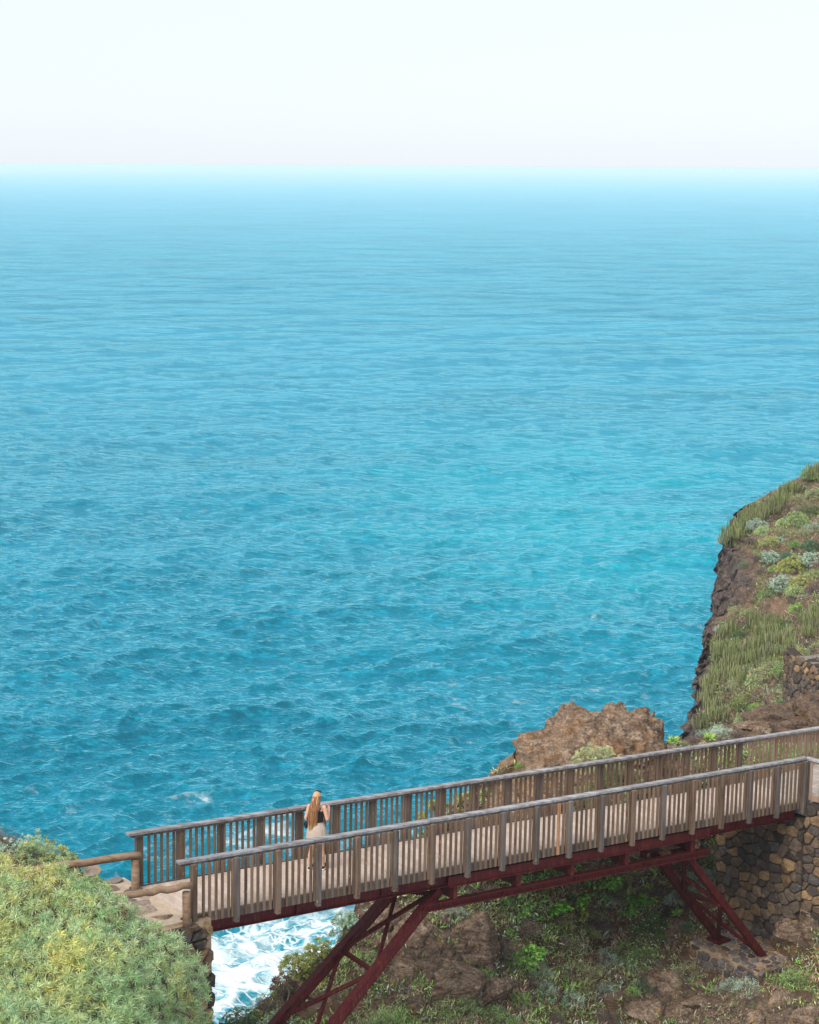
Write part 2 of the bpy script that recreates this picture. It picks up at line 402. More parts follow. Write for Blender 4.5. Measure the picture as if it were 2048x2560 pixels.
def railing(root, t0, out, s0, s1, ks, name='railing', label=None, budget=[100]):
    """one railing of the bridge; out = -1 when its outer face looks at -n"""
    mb = MB()
    sm = (s0+s1)/2; L = s1-s0
    mb.box(B(sm, t0+out*.015+.06, -1.165), L, .045, .15, AXB)                  # edge board, level with the deck
    mb.box(B(sm, t0+.06, -.083), L-.05, .07, .045, AXB)                  # flat rail under the handrail
    rail = part(mb, 'railing', M['post_grey'], root); rail.location = (0, 0, 0)
    if label: rail['label'] = label
    hr = MB(); cuts = [s0-.06]+[s for s in np.arange(s0+3.6, s1-1.5, 3.68)]+[s1+.02]
    for a, b in zip(cuts[:-1], cuts[1:]):
        c = RNG.uniform(.9, 1.08)
        hr.box(B((a+b)/2, t0+.06, -.030), b-a-.006, .135, .058, AXB, (c, c, c), bev=.008)
    part(hr, 'handrail', M['cap'], rail)
    def slat(s, w=.044, col=None, bottom=-1.225):
        m = MB(); c = RNG.uniform(.72, 1.2); c = (c, c*RNG.uniform(.95, 1.02), c*RNG.uniform(.9, 1.02)) if col is None else col
        top = -.105; a = B(s, t0+.06+out*.060, (top+bottom)/2)
        if out < 0: a = a+N*(-.006)
        m.box(a, w, .042, top-bottom, AXP, c, bev=.003)
        return m
    rest = MB()
    for k in ks:
        s = (k-1)*BAY
        m = MB(); tt = t0+.06+out*.066
        c = RNG.uniform(.72, .98)
        m.box(B(s, tt+out*.03, -.70), .092, .105, 1.25, AXP, (c, c, c), bev=.006)
        m.box(B(s+.008, tt+out*.088, -1.255), .016, .016, .016, AXP, (.5, .4, .3))
        part(m, 'post', M['post'] if RNG.random() < .5 else M['post_grey'], rail)
        for j, fr in enumerate((.080, .245, .392, .54, .688, .835, .928)):
            ss = s+fr*BAY
            if ss > s1-.1: continue
            fresh = out < 0 and k == 9 and j == 4
            m = slat(ss+RNG.uniform(-.004, .004), .060 if fresh else .046, (2.6, 2.1, 1.7) if fresh else None)
            if budget[0] > 0:
                budget[0] -= 1; part(m, 'baluster', M['post'], rail)
            else:
                rest.v += m.v; rest.c += m.c; rest.mi += m.mi; rest.f += [f+rest.n for f in m.f]; rest.n += m.n
    if rest.v:
        o = part(rest, 'baluster', M['post'], rail); tag(o, kind='stuff')
    return rail

def build_bridge():
    base = B(5.5, .9, -2.4)
    root = empty('footbridge', base, 'long sloping timber footbridge with slatted railings carried on a dark red steel frame', 'footbridge')
    # deck boards across the bridge, a hair apart
    m = MB(); s = -.95
    while s < 15.75:
        c = RNG.uniform(.90, 1.07); cc = (c, c*RNG.uniform(.985, 1.01), c*RNG.uniform(.97, 1.02))
        m.box(B(s+.06, .93, -1.105+RNG.normal(0, .0015)), .1135, 1.77, .035, AXB, cc)
        s += .1215
    part(m, 'deck', M['deck'], root)
    m = MB(); m.box(B(7.4, .93, -1.150), 16.6, 1.60, .04, AXB); part(m, 'deck_underlay', M['joint'], root)
    railing(root, -.06, -1, -1.14, 15.74, range(0, 19))
    railing(root, WID-.06, 1, -1.14, 15.74, range(0, 19), label='far railing along the sea side of the bridge')
    # steel: two main girders (I sections), lower frame, cross beams, slanted legs
    def ibeam(name, a, b, hh, fl=.12, label=None):
        m = MB(); d = (b-a)/np.linalg.norm(b-a); sx = np.cross(d, np.array([0, 0, 1.])); sx /= np.linalg.norm(sx); up = np.cross(sx, d)
        m.bar(a, b, .012, hh-.03, up); m.bar(a+up*(hh/2-.008), b+up*(hh/2-.008), fl, .016, up); m.bar(a-up*(hh/2-.008), b-up*(hh/2-.008), fl, .016, up)
        n = int(np.linalg.norm(b-a)/1.84)
        for i in range(1, n):
            c = a+(b-a)*i/n; m.box(c, .012, fl*.94, hh-.035, np.array([d, sx, up]))
        return part(m, name, M['steel'], root, label=label)
    for t in (.12, 1.62):
        ibeam('girder', B(-.55, t, -1.375), B(15.6, t, -1.375), .27, .13)
        ibeam('girder', B(4.6, t, -1.90), B(12.75, t, -1.90), .15, .15, 'lower girder between the tops of the slanted legs')
    # channel bolted to the face of the near girder over the middle span, with packing pieces
    m = MB(); m.box(B(8.9, .035, -1.400), 7.55, .025, .20, AXB); m.box(B(8.9, .01, -1.508), 7.55, .05, .016, AXB); part(m, 'girder_facing', M['steel'], root)
    for s in (-.2, 1.6, 3.4, 5.2, 7.05, 8.9, 10.75, 12.6, 14.3):
        m = MB(); m.bar(B(s, .13, -1.33), B(s, 1.61, -1.33), .07, .14); part(m, 'cross_beam', M['steel'], root)
    for s in (5.35, 7.05, 8.55, 10.15, 12.2):
        m = MB(); m.bar(B(s, .06, -1.66), B(s, 1.68, -1.66), .10, .305)
        m.bar(B(s, .05, -1.52), B(s, 1.69, -1.52), .16, .018); part(m, 'packing_beam', M['steel'], root)
    def pl(t, px, py):
        s, h = brpix(px, py, t); return B(s, t, h)
    tn, tf = .30, 1.55
    # left pair of legs: node pixels read along each leg
    LN = [pl(tn, 1098, 2222), pl(tn, 936, 2430)]; LF = [pl(tf, 996, 2212), pl(tf, 853, 2374)]
    LN.append(LN[1]+(LN[1]-LN[0])*1.02); LF.append(LF[1]+(LF[1]-LF[0])*1.02)
    LN.append(LN[2]+(LN[1]-LN[0])*.6); LF.append(LF[2]+(LF[1]-LF[0])*.6)
    RN = [pl(tn, 1712, 2132), pl(tn, 1802, 2262), pl(tn, 1908, 2392)]; RF = [pl(tf, 1634, 2132), pl(tf, 1709, 2230), pl(tf, 1796, 2346)]
    for A, left in ((LN, 1), (LF, 1), (RN, 0), (RF, 0)):
        m = MB(); a, b = A[0], A[-1]; d = (b-a)/np.linalg.norm(b-a); sx = N; up = np.cross(d, sx)
        m.bar(a, b, .155, .165, up, bev=.006); 
        if left:
            m.bar(a+up*0.09-d*.02, b+up*.09, .175, .012, up); m.bar(a-up*0.09-d*.02, b-up*.09, .175, .012, up)
        leg = part(m, 'support_leg', M['steel'], root)
        p = MB(); p.box(b+np.array([0, 0, -.02]), .44, .42, .03, AXP); 
        for q in ((-.17, -.16), (.17, -.16), (.17, .16), (-.17, .16)): p.box(b+AXP[0]*q[0]+N*q[1]+np.array([0, 0, .012]), .035, .035, .03)
        part(p, 'base_plate', M['steel'], leg)
        p = MB(); p.box(a+np.array([0, 0, .075])+D*(.1 if left else -.1), .55, .24, .022, AXB); p.box(a+np.array([0, 0, .015])+D*(.32 if left else -.32), .02, .22, .20, AXB); part(p, 'head_plate', M['steel'], leg)
    def br_(a, b, w=.085, h=.085):
        m = MB(); d = (b-a)/np.linalg.norm(b-a); m.bar(a, b, w, h, np.cross(d, D) if abs(d@D) < .9 else (0, 0, 1), bev=.004); part(m, 'brace', M['steel'], root)
    for A, Fr, n in ((LN, LF, 3), (RN, RF, 2)):
        for i in range(n):
            if i == 0 or n > i: 
                br_(A[i], Fr[i+1]-D*.01, .08, .08); br_(Fr[i], A[i+1]+D*.01, .07, .07)
            if i: br_(A[i], Fr[i], .11 if n == 2 else .08, .08)
        br_(A[0]-np.array([0, 0, .12]), Fr[0]-np.array([0, 0, .12]), .09, .09)
    return root
build_bridge()

# ------------------------------------------------------------------ dry-stone and mortared stone surfaces
def clip(poly, n, c):
    out = []
    for i in range(len(poly)):
        a, b = poly[i], poly[(i+1) % len(poly)]; da, db = a@n-c, b@n-c
        if da <= 0: out.append(a)
        if (da < 0) != (db < 0) and abs(da-db) > 1e-12: out.append(a+(b-a)*(da/(da-db)))
    return out
def stones(mb, org, eu, ev, w, h, size, seed, aspect=1.25, gap=.012, relief=.05, cols=None, keep=None, rough=.012):
    """polygon stones over the rectangle org + u eu + v ev; their faces look along eu x ev"""
    rng = np.random.default_rng(seed); eu = np.asarray(eu, float); ev = np.asarray(ev, float); en = np.cross(eu, ev); en /= np.linalg.norm(en)
    su, sv = size*aspect, size; nu, nv = int(w/su)+3, int(h/sv)+3; P = []
    for j in range(nv):
        for i in range(nu):
            P.append(((i-.75+.5*(j % 2)+rng.uniform(-.36, .36))*su, (j-.75+rng.uniform(-.33, .33))*sv))
    P = np.array(P); Q = P/np.array([aspect, 1.])
    for i in range(len(P)):
        if not (-size*.2 < P[i, 0] < w+size*.2 and -size*.2 < P[i, 1] < h+size*.2): continue
        if keep is not None and not keep(P[i, 0], P[i, 1]): continue
        dd = np.linalg.norm(Q-Q[i], axis=1); nb = np.argsort(dd)[1:13]
        c = Q[i]; poly = [c+np.array(o)*size*1.6 for o in ((-1, -1), (1, -1), (1, 1), (-1, 1))]
        wi = rng.uniform(-.12, .12)
        for j in nb:
            n = Q[j]-c; L = np.linalg.norm(n); n = n/L
            poly = clip(poly, n, n@c+L/2-gap/2)
            if len(poly) < 3: break
        if len(poly) < 3: continue
        poly = np.array([(a[0]*aspect, a[1]) for a in poly])
        poly[:, 0] = np.clip(poly[:, 0], 0, w); poly[:, 1] = np.clip(poly[:, 1], 0, h)
        e = np.linalg.norm(poly-np.roll(poly, -1, 0), axis=1); poly = poly[e > size*.05]
        if len(poly) < 3: continue
        # a mid point on each edge, corners rounded off
        pts = []
        for k in range(len(poly)):
            a, b = poly[k], poly[(k+1) % len(poly)]; pts += [a*.86+b*.14, (a+b)/2+rng.normal(0, size*.012, 2), a*.14+b*.86]
        pts = np.array(pts); c2 = pts.mean(0); m = len(pts); r = relief*rng.uniform(.55, 1.35); tilt = rng.normal(0, .16, 2)
        rings = []
        for sc, hh in ((1., -.03), (.985, r*.35), (.90, r*.82), (.70, r), (.35, r*1.04)):
            q = c2+(pts-c2)*sc; z = hh+((q-c2)@tilt)*(hh > 0)
            z = z+rng.normal(0, rough*.5, m)*(sc < .99)
            rings.append(org+q[:, :1]*eu+q[:, 1:]*ev+z[:, None]*en)
        rings.append((org+c2[0]*eu+c2[1]*ev+r*1.05*en)[None])
        V = np.concatenate(rings); j = np.arange(m)
        f = np.concatenate([np.stack([a*m+j, a*m+(j+1) % m, (a+1)*m+(j+1) % m, (a+1)*m+j], 1) for a in range(4)])
        f2 = np.stack([4*m+j, 4*m+(j+1) % m, np.full(m, 5*m)], 1)
        cs = cols or [((.062, .052, .048), 4), ((.095, .074, .060), 4), ((.135, .098, .070), 3.4), ((.17, .115, .068), 2.4), ((.23, .16, .088), 1.1), ((.085, .080, .080), 1.2)]
        wts = np.array([x[1] for x in cs]); cc = np.array(cs[rng.choice(len(cs), p=wts/wts.sum())][0])*rng.uniform(.75, 1.3)
        mb.add(V, [f, f2], cc)
GREY = [((.105, .100, .105), 4), ((.135, .125, .125), 3), ((.075, .070, .075), 3), ((.19, .155, .12), 1.5), ((.20, .125, .08), .7)]
Z0 = np.array([0, 0, 1.])
def wall_face(mb, mm, a, b, ztop0, ztop1, zbot, size, seed, cols=None, gap=.014, relief=.055, thick=.5, keep=None):
    """stone face from a to b (plan points, left to right as seen) with a solid core behind it"""
    a = np.array([a[0], a[1], 0.]); b = np.array([b[0], b[1], 0.]); L = np.linalg.norm(b-a); eu = (b-a)/L; en = np.cross(eu, Z0)
    H = max(ztop0, ztop1)-zbot
    kf = lambda u, v: v+zbot < ztop0+(ztop1-ztop0)*np.clip(u/L, 0, 1)+size*.15 and (keep is None or keep(u, v+zbot))
    stones(mb, a+Z0*zbot, eu, Z0, L, H, size, seed, cols=cols, gap=gap, relief=relief, keep=kf)
    q = np.array([a-en*.012+Z0*zbot, b-en*.012+Z0*zbot, b-en*thick+Z0*zbot, a-en*thick+Z0*zbot]); t = q.copy(); q = q.copy()
    t[:, 2] = [ztop0, ztop1, ztop1, ztop0]
    mm.add(np.concatenate([q, t]), [np.array([[0, 3, 2, 1], [4, 5, 6, 7], [0, 1, 5, 4], [1, 2, 6, 5], [2, 3, 7, 6], [3, 0, 4, 7]])])
def stone_thing(name, loc, label, cat, fn, mat2='mortar', group=None):
    root = empty(name, loc, label, cat, group); a, b = MB(), MB(); fn(a, b)
    part(b, 'core', M[mat2], root); part(a, 'stonework', M['stone'], root)
    return root
DZ = B(0, 0, -1.1)[2]                  # deck level near the first bays
def pix_plan(px, py, Y):
    p = at1(px, py, Y); return p[0], p[1]
# right abutment: face under the end of the bridge, then turning towards the right
def f_right(a, b):
    P1 = B(15.55, 2.55, 0); P2 = B(15.62, -.16, 0); zt = B(15.6, 0, -1.16)[2]; zb = zt-5.3
    wall_face(a, b, P1, P2, zt-.32, zt-.32, zb, .25, 11, thick=3.)
    P3 = P2+np.array([4.2, -4.0, 0]); wall_face(a, b, P2+np.array([.02, -.02, 0]), P3, zt+.05, zt+.05, zb, .235, 12, thick=3.)
    P0 = P1+np.array([1.6, 2.1, 0]); wall_face(a, b, P0, P1, zt-.32, zt-.32, zb, .25, 13, thick=1.)
stone_thing('stone_wall', B(15.6, 1, -5), 'tall brown lava stone wall carrying the far right end of the footbridge', 'stone wall', f_right, 'joint')
# left abutment pillar and its return, half hidden by the big shrub
def f_left(a, b):
    zt = B(-1.2, 0, -1.16)[2]
    P1 = B(-.62, -.20, 0); P0 = B(-6.5, -.20, 0)
    wall_face(a, b, P0+N*0, P1, zt-.02, zt-.02, zt-6.5, .23, 21, gap=.022, relief=.10, thick=.6)
    P2 = P1+N*2.9; wall_face(a, b, P1+N*.32, P2, zt-.32, zt-.32, zt-6.5, .23, 22, gap=.022, relief=.10, thick=.3)
    stones(a, P1+Z0*(zt+.015)-np.array([.62, -.10, 0]), np.array([.99, -.12, 0]), np.array([.1, .99, 0]), .62, .34, .15, 23, relief=.10, gap=.012, cols=[((.34, .27, .21), 3), ((.22, .19, .18), 2), ((.13, .12, .12), 1)])
stone_thing('stone_wall', B(-1, 0, -5), 'rough mortared stone abutment beside the big yellow green shrub at the near left end of the bridge', 'stone wall', f_left)
# paved path on the left, crazy paving in tan mortar
def build_path():
    zt = B(-1.4, 0, -1.14)[2]; q = [B(-.95, -.12, 0), B(-.95, 2.5, 0), B(-9.5, 3.6, 0), B(-9.5, .5, 0)]
    a = MB(); P = np.array([(x[0], x[1], zt-.005) for x in q]); Pb = P.copy(); Pb[:, 2] -= .5
    a.add(np.concatenate([P, Pb]), [np.array([[0, 1, 2, 3], [7, 6, 5, 4], [1, 0, 4, 5], [2, 1, 5, 6], [3, 2, 6, 7], [0, 3, 7, 4]])], (1, 1, 1), 0)
    b = MB(); eu = AXP[0]; stones(b, np.array([q[2][0], q[2][1], zt+.002])-N*3.7, eu, N, 8.5, 3.9, .36, 31, gap=.075, relief=.018, rough=.004,
        cols=[((.20, .165, .145), 4), ((.15, .135, .13), 3), ((.26, .21, .17), 3)], keep=lambda u, v: v > .2 and not (u > 8.35))
    a.v += b.v; a.c += b.c; a.f += [f+a.n for f in b.f]; a.mi += [x+1 for x in b.mi]; a.n += b.n
    k = NT('pale mortar'); n = k.noise(k.pos(), 5, 6, .7)
    mm = k.fin(k.mix(k.mr(n, .3, .7), (.33, .25, .185), (.50, .40, .31)), .95, k.bump(n, .6, .02), .1)
    o = a.build('path', [mm, M['stone']]); tag(o, kind='structure')
build_path()
# footing of the right-hand legs: a stone-paved block, and the crazy paving on the slope behind it
ZF = float(B(15., .3, -4.87)[2])
def f_pad(a, b):
    e1 = -N; e2 = AXP[0]; c0 = atz(1757, 2322, ZF)
    W_, L_ = 1.78, 1.15
    cen = B(14.95, .95, 0); c0 = np.array([cen[0], cen[1], ZF])+N*1.02-e2*.82
    # top: u along -n (towards the viewer), v along the bridge;  eu x ev must point up
    stones(a, c0+Z0*0, e2, -e1*-1 if False else N*1., L_*0+1.5, .001, .2, 40) if False else None
    org = c0-N*2.2
    stones(a, org, e2, N, 1.55, 2.2, .21, 41, gap=.045, relief=.016, cols=GREY, aspect=1.1, rough=.006)
    b.box(org+e2*.775+N*1.1-Z0*.46, 1.55, 2.2, .90, AXP)
    stones(a, org-Z0*.9+e2*0, e2, Z0, 1.55, .84, .2, 42, gap=.03, relief=.04, cols=GREY)
    stones(a, org-Z0*.9+N*2.2, -N, Z0, 2.2, .84, .2, 43, gap=.03, relief=.04, cols=GREY)
stone_thing('stone_footing', B(15, .9, -5), 'flat stone-paved footing block under the two right-hand red legs', 'footing', f_pad)
def f_slope(a, b):
    e1 = N; c = B(15.78, .9, 0); org = np.array([c[0], c[1], ZF-.10])-e1*1.25
    ev = AXP[0]*.5+Z0*.87; ev /= np.linalg.norm(ev)
    stones(a, org+e1*2.6, -e1, ev, 2.6, 1.35, .165, 51, gap=.022, relief=.022, cols=GREY, rough=.006)
    en = np.cross(-e1, ev); b.box(org+e1*1.3+ev*.675-en*.22, 1.35, 2.6, .40, np.array([ev, e1, en]))
stone_thing('stone_facing', B(16, .9, -4.5), 'dark crazy paving on the slope between the stone footing and the tall wall', 'stone facing', f_slope)

# ------------------------------------------------------------------ log fences on the left, railings of the right-hand landing
def log(mb, a, b, r, seed, n=14, wob=.012):
    rng = np.random.default_rng(seed); t = np.linspace(0, 1, n)[:, None]; P = a+(b-a)*t
    P[1:-1] += rng.normal(0, wob, (n-2, 3)); R = r*(1+rng.normal(0, .05, n)); R[0] *= .93; R[-1] *= .93
    mb.tube(P, R, 12)
def build_log_fences():
    g0 = B(-1.2, 0, -1.13)[2]
    # far one: joins the outside of the far railing's end post
    a = at1(352, 2137, 35.0); b = atz(30, 2182, a[2]-.05)
    r = empty('log_fence', (a[0]-.1, a[1], g0), 'low fence of one round log joined to the far railing beside the sea', 'log fence')
    m = MB(); log(m, a, b, .075, 1); part(m, 'rail', M['log'], r, True)
    for px, py in ((338, 2150),):
        p = at1(px, py, 35.0); m = MB(); m.tube([p+Z0*.02, np.array([p[0], p[1], g0-.45])], [.078, .082], 14); part(m, 'post', M['log'], r, True)
    p = b+(a-b)*.12; m = MB(); m.tube([p, np.array([p[0], p[1], g0-.9])], [.075, .08], 14); part(m, 'post', M['log'], r, True)
    a = at1(479, 2214, 33.42); b = atz(215, 2252, a[2]-.02)
    r = empty('log_fence', (a[0]-.1, a[1], g0), 'low one-log fence at the near end of the front railing, running into the shrub', 'log fence')
    m = MB(); log(m, a, b, .068, 4, wob=.014); part(m, 'rail', M['log'], r, True)
    p = at1(466, 2230, 33.40); m = MB(); m.tube([p, np.array([p[0], p[1], g0-.25])], [.074, .078], 14); part(m, 'post', M['log'], r, True)
build_log_fences()
def landing_rail(name, label, P0, dvec, L, h0, slatw, pitch, mat, cornerpost):
    """P0 = top of the handrail at its start"""
    d = dvec/np.linalg.norm(dvec); nn = np.array([-d[1], d[0], 0]); nn /= np.linalg.norm(nn); up = np.cross(d, nn); ax = np.array([d, nn, up])
    r = empty(name, P0-Z0*h0, label, 'railing', 'railings of the landing at the right end of the bridge'); AX = np.array([[d[0], d[1], 0]/np.hypot(d[0], d[1]), nn, Z0])
    m = MB(); m.box(P0+d*L/2-up*.03, L, .13, .058, ax, bev=.008); part(m, 'handrail', M['cap'], r)
    m = MB(); m.box(P0+d*L/2-up*.09, L, .045, .05, ax); part(m, 'top_rail', mat, r)
    m = MB(); m.box(P0+d*L/2-up*(h0-.06), L, .05, .12, ax); part(m, 'bottom_rail', mat, r)
    s = pitch*.6; i = 0
    while s < L:
        m = MB(); c = RNG.uniform(.85, 1.1)
        if i % 9 == 8: m.box(P0+d*s-Z0*(h0/2+.05)+nn*.05, .09, .09, h0+.05, AX, (c, c, c), bev=.006); part(m, 'post', mat, r)
        else: m.box(P0+d*s-Z0*(h0/2)-nn*.04*0, slatw, .03, h0-.16, AX, (c, c, c), bev=.003); part(m, 'baluster', mat, r)
        s += pitch; i += 1
    if cornerpost:
        m = MB(); m.box(P0+d*.06-Z0*(h0/2+.06), .13, .13, h0+.10, AX, bev=.008); part(m, 'post', M['post_grey'], r)
landing_rail('wooden_railing', 'railing of broad reddish slats on the landing, behind the end of the bridge', B(15.78, WID, 0), D, 5.0, 1.08, .062, .125, M['slat_light'], False)
landing_rail('wooden_railing', 'short front railing of the landing, turning towards the viewer at the corner post', B(15.76, .0, .0), np.array([.72, -.70, -.0]), 3.2, 1.02, .07, .26, M['slat_light'], True)
def build_landing():
    zt = B(15.7, 0, -1.13)[2]; m = MB(); e = np.array([.72, -.70, 0]); c = B(15.74, -.05, 0); c[2] = 0
    f = B(15.74, 1.95, 0); f[2] = 0; g = B(21, 1.95, 0); g[2] = 0; h = c+e*3.4; i = h+np.array([5., 6., 0])
    P = np.array([c, h, i, g, f]); T = P.copy(); T[:, 2] = zt; Bt = P.copy(); Bt[:, 2] = zt-.3
    m.add(np.concatenate([T, Bt]), [np.arange(5), np.arange(9, 4, -1)]+[np.array([[k, k+5, (k+1) % 5+5, (k+1) % 5]]) for k in range(5)])
    k = NT('landing paving'); v = k.n('TexVoronoi', {'Vector': k.pos(), 'Scale': 2.4}, feature='DISTANCE_TO_EDGE').outputs[0]; n = k.noise(k.pos(), 5, 5)
    mm = k.fin(k.mix(k.mr(v, .02, .06), (.40, .33, .27), k.mix(n, (.20, .18, .17), (.36, .32, .29))), .9, k.bump(n, .4, .02), .1)
    o = m.build('landing', mm); tag(o, kind='structure')
build_landing()
# ------------------------------------------------------------------ land
def tps(C):
    C = np.array(C, float); X = C[:, :2]/1000; n = len(C)
    def kern(r2): return r2*np.log(r2+1e-9)
    K = kern(((X[:, None]-X[None])**2).sum(-1))+np.eye(n)*1e-4; Pm = np.c_[np.ones(n), X]
    A = np.block([[K, Pm], [Pm.T, np.zeros((3, 3))]]); wv = np.linalg.solve(A, np.r_[C[:, 2], 0, 0, 0])
    def f(px, py):
        Q = np.stack([np.ravel(px), np.ravel(py)], 1)/1000; out = np.zeros(len(Q))
        for i in range(0, len(Q), 20000):
            q = Q[i:i+20000]; out[i:i+20000] = kern(((q[:, None]-X[None])**2).sum(-1))@wv[:n]+wv[n]+q@wv[n+1:]
        return out.reshape(np.shape(px))
    return f
def norms(P3):
    a = np.gradient(P3, axis=0); b = np.gradient(P3, axis=1); n = np.cross(a, b); L = np.linalg.norm(n, axis=2, keepdims=True)+1e-9
    n = n/L; s = np.sign((n*(CAM-P3)).sum(-1, keepdims=True)); return n*np.where(s == 0, 1, s)
def relief(name, PX, PY, Yf, disp, mat, attr=None, back=(0, 1), nb=7, step=(.5, 1.6, -.55), axis=0, kind='structure', loc=None):
    """a land surface through the given sight lines at the real distances Yf, its crest carried on backwards and down"""
    Yv = Yf(PX, PY); P = at(PX.ravel(), PY.ravel(), Yv.ravel()).reshape(PX.shape+(3,))
    n = norms(P); d, vec = disp(P.reshape(-1, 3)); P = P+n*d.reshape(PX.shape+(1,)) + (0 if vec is None else vec.reshape(P.shape))
    A = np.ones(P.shape) if attr is None else attr(PX, PY, P)
    st = np.array(step); e = P[:1] if axis == 0 else P[:, :1]; ea = A[:1] if axis == 0 else A[:, :1]
    if nb:
        ext = []; exa = []
        for j in range(nb, 0, -1):
            q = e+st*(j**1.5)*.35; q = q + (fbm(q.reshape(-1, 3), .9, 3, 3).reshape(q.shape[:2]+(1,))*.12*j)*np.array([.3, .3, 1]); ext.append(q); exa.append(ea)
        P = np.concatenate(ext+[P], axis); A = np.concatenate(exa+[A], axis)
    nr, nc = P.shape[:2]; i = np.arange(nr*nc).reshape(nr, nc); q = np.stack([i[:-1, :-1], i[1:, :-1], i[1:, 1:], i[:-1, 1:]], -1).reshape(-1, 4)
    m = MB(); m.add(P, q, A.reshape(-1, 3))
    V = P.reshape(-1, 3).copy()
    BV.append(BVHTree.FromPolygons([tuple(v) for v in V], [tuple(int(a) for a in f) for f in q]))
    o = m.build(name, mat, smooth=True); 
    if kind: tag(o, kind=kind)
    return o
BV = []
def hit(px, py, which=None, ymin=0):
    """nearest land under a pixel: point and normal"""
    d = Vector(ray([px], [py])[0]).normalized(); best = None
    for k, b in enumerate(BV):
        if which is not None and k not in which: continue
        r = b.ray_cast(Vector(CAM), d)
        if r[0] is not None and (best is None or r[3] < best[2]):
            best = (np.array(r[0]), np.array(r[1]), r[3])
    return best
def earth_mat(name, soil, soil2, rock, rock2, lichen=.3, scale=1.):
    k = NT(name); p = k.pos(); vc = k.n('SeparateColor', {'Color': k.col()}); rk = vc.outputs[0]; wet = vc.outputs[1]
    n = k.noise(p, 1.1*scale, 8, .68, .4); n2 = k.noise(p, 6*scale, 6, .7); n3 = k.noise(k.mapv(p, (1.2, 1.2, 4.5), (.35, -.3, 0)), 1.3*scale, 7, .7, 1.4)
    s = k.mix(k.mr(n2, .35, .66), soil, soil2); r = k.mix(k.mr(n3, .34, .64), rock, rock2)
    crack = k.n('TexVoronoi', {'Vector': k.n('VectorMath', {0: p, 1: k.n('VectorMath', {0: k.noise(p, 2.2*scale, 4, .6, 0, 'Color'), 'Scale': .5/scale}, operation='SCALE').outputs[0]}, operation='ADD').outputs[0], 'Scale': 1.5*scale}, feature='DISTANCE_TO_EDGE').outputs[0]
    r = k.mix(k.mr(k.noise(p, 2.1*scale, 5, .65, .8), .50, .62, 0, .6), r, tuple(x*.5 for x in rock)); r = k.mix(k.mr(k.noise(p, 14*scale, 4, .6), .42, .60, 0, .55), r, tuple(x*.45 for x in rock))
    c = k.mix(k.mr(k.math('ADD', rk, k.math('SUBTRACT', k.math('MULTIPLY', n, 1.2), .6)), .35, .65), s, r)
    if lichen: c = k.mix(k.math('MULTIPLY', k.mr(k.noise(p, 3.3*scale, 5, .7), .585, .66), k.mr(n, .42, .6, 0, lichen)), c, (.42, .20, .035))
    c = k.mix(k.mr(k.noise(p, 30*scale, 3), .64, .74, 0, .35), c, (.45, .38, .30))
    c = k.mix(k.math('MULTIPLY', wet, .75), c, (.030, .024, .022)) if False else c
    b = k.bump(n, .7, .12/scale, k.bump(n2, 1., .10/scale, k.bump(k.mr(crack, .0, .06), .25, .03/scale)))
    b = k.bump(n3, .9, .14/scale, b)
    return k.fin(c, .95, b, .12)
M['earth'] = earth_mat('hillside earth and rock', (.085, .052, .032), (.21, .125, .075), (.085, .062, .048), (.32, .225, .16), .55)
M['cliff'] = earth_mat('cliff earth and rock', (.13, .082, .054), (.28, .185, .125), (.068, .052, .050), (.215, .160, .140), .2, .55)
M['rock'] = earth_mat('outcrop rock', (.21, .095, .038), (.40, .21, .085), (.13, .082, .055), (.46, .34, .25), 1., 1.3)
def dsp(a1, a2, a3, s=0, strat=0):
    def f(P):
        W = P+.35*np.stack([fbm(P, 1.1, 2, s+40), fbm(P, 1.1, 2, s+41), fbm(P, 1.1, 2, s+42)], 1)
        d = a1*fbm(P, .35, 3, s)+a2*.6*fbm(P, 1.1, 4, s+5, ridge=True)+a3*fbm(P, 5, 3, s+9)+a2*1.5*np.clip(worley(W*[1, 1, 1.3], .8, s), 0, .45)+a2*.75*np.clip(worley(W, 2.3, s+3), 0, .4)+a2*.3*np.clip(worley(W, 6, s+6), 0, .4)
        if strat:   # bedding ledges, tilted
            q = P@np.array([-.30, .15, 1.0])*1.6+fbm(P, .6, 3, s+3)*.9; d = d+strat*(np.abs((q % 1)-.5)*2-.5)
        return d, None
    return f
def interp(pts):
    a = np.array(pts, float); return lambda x: np.interp(x, a[:, 0], a[:, 1])
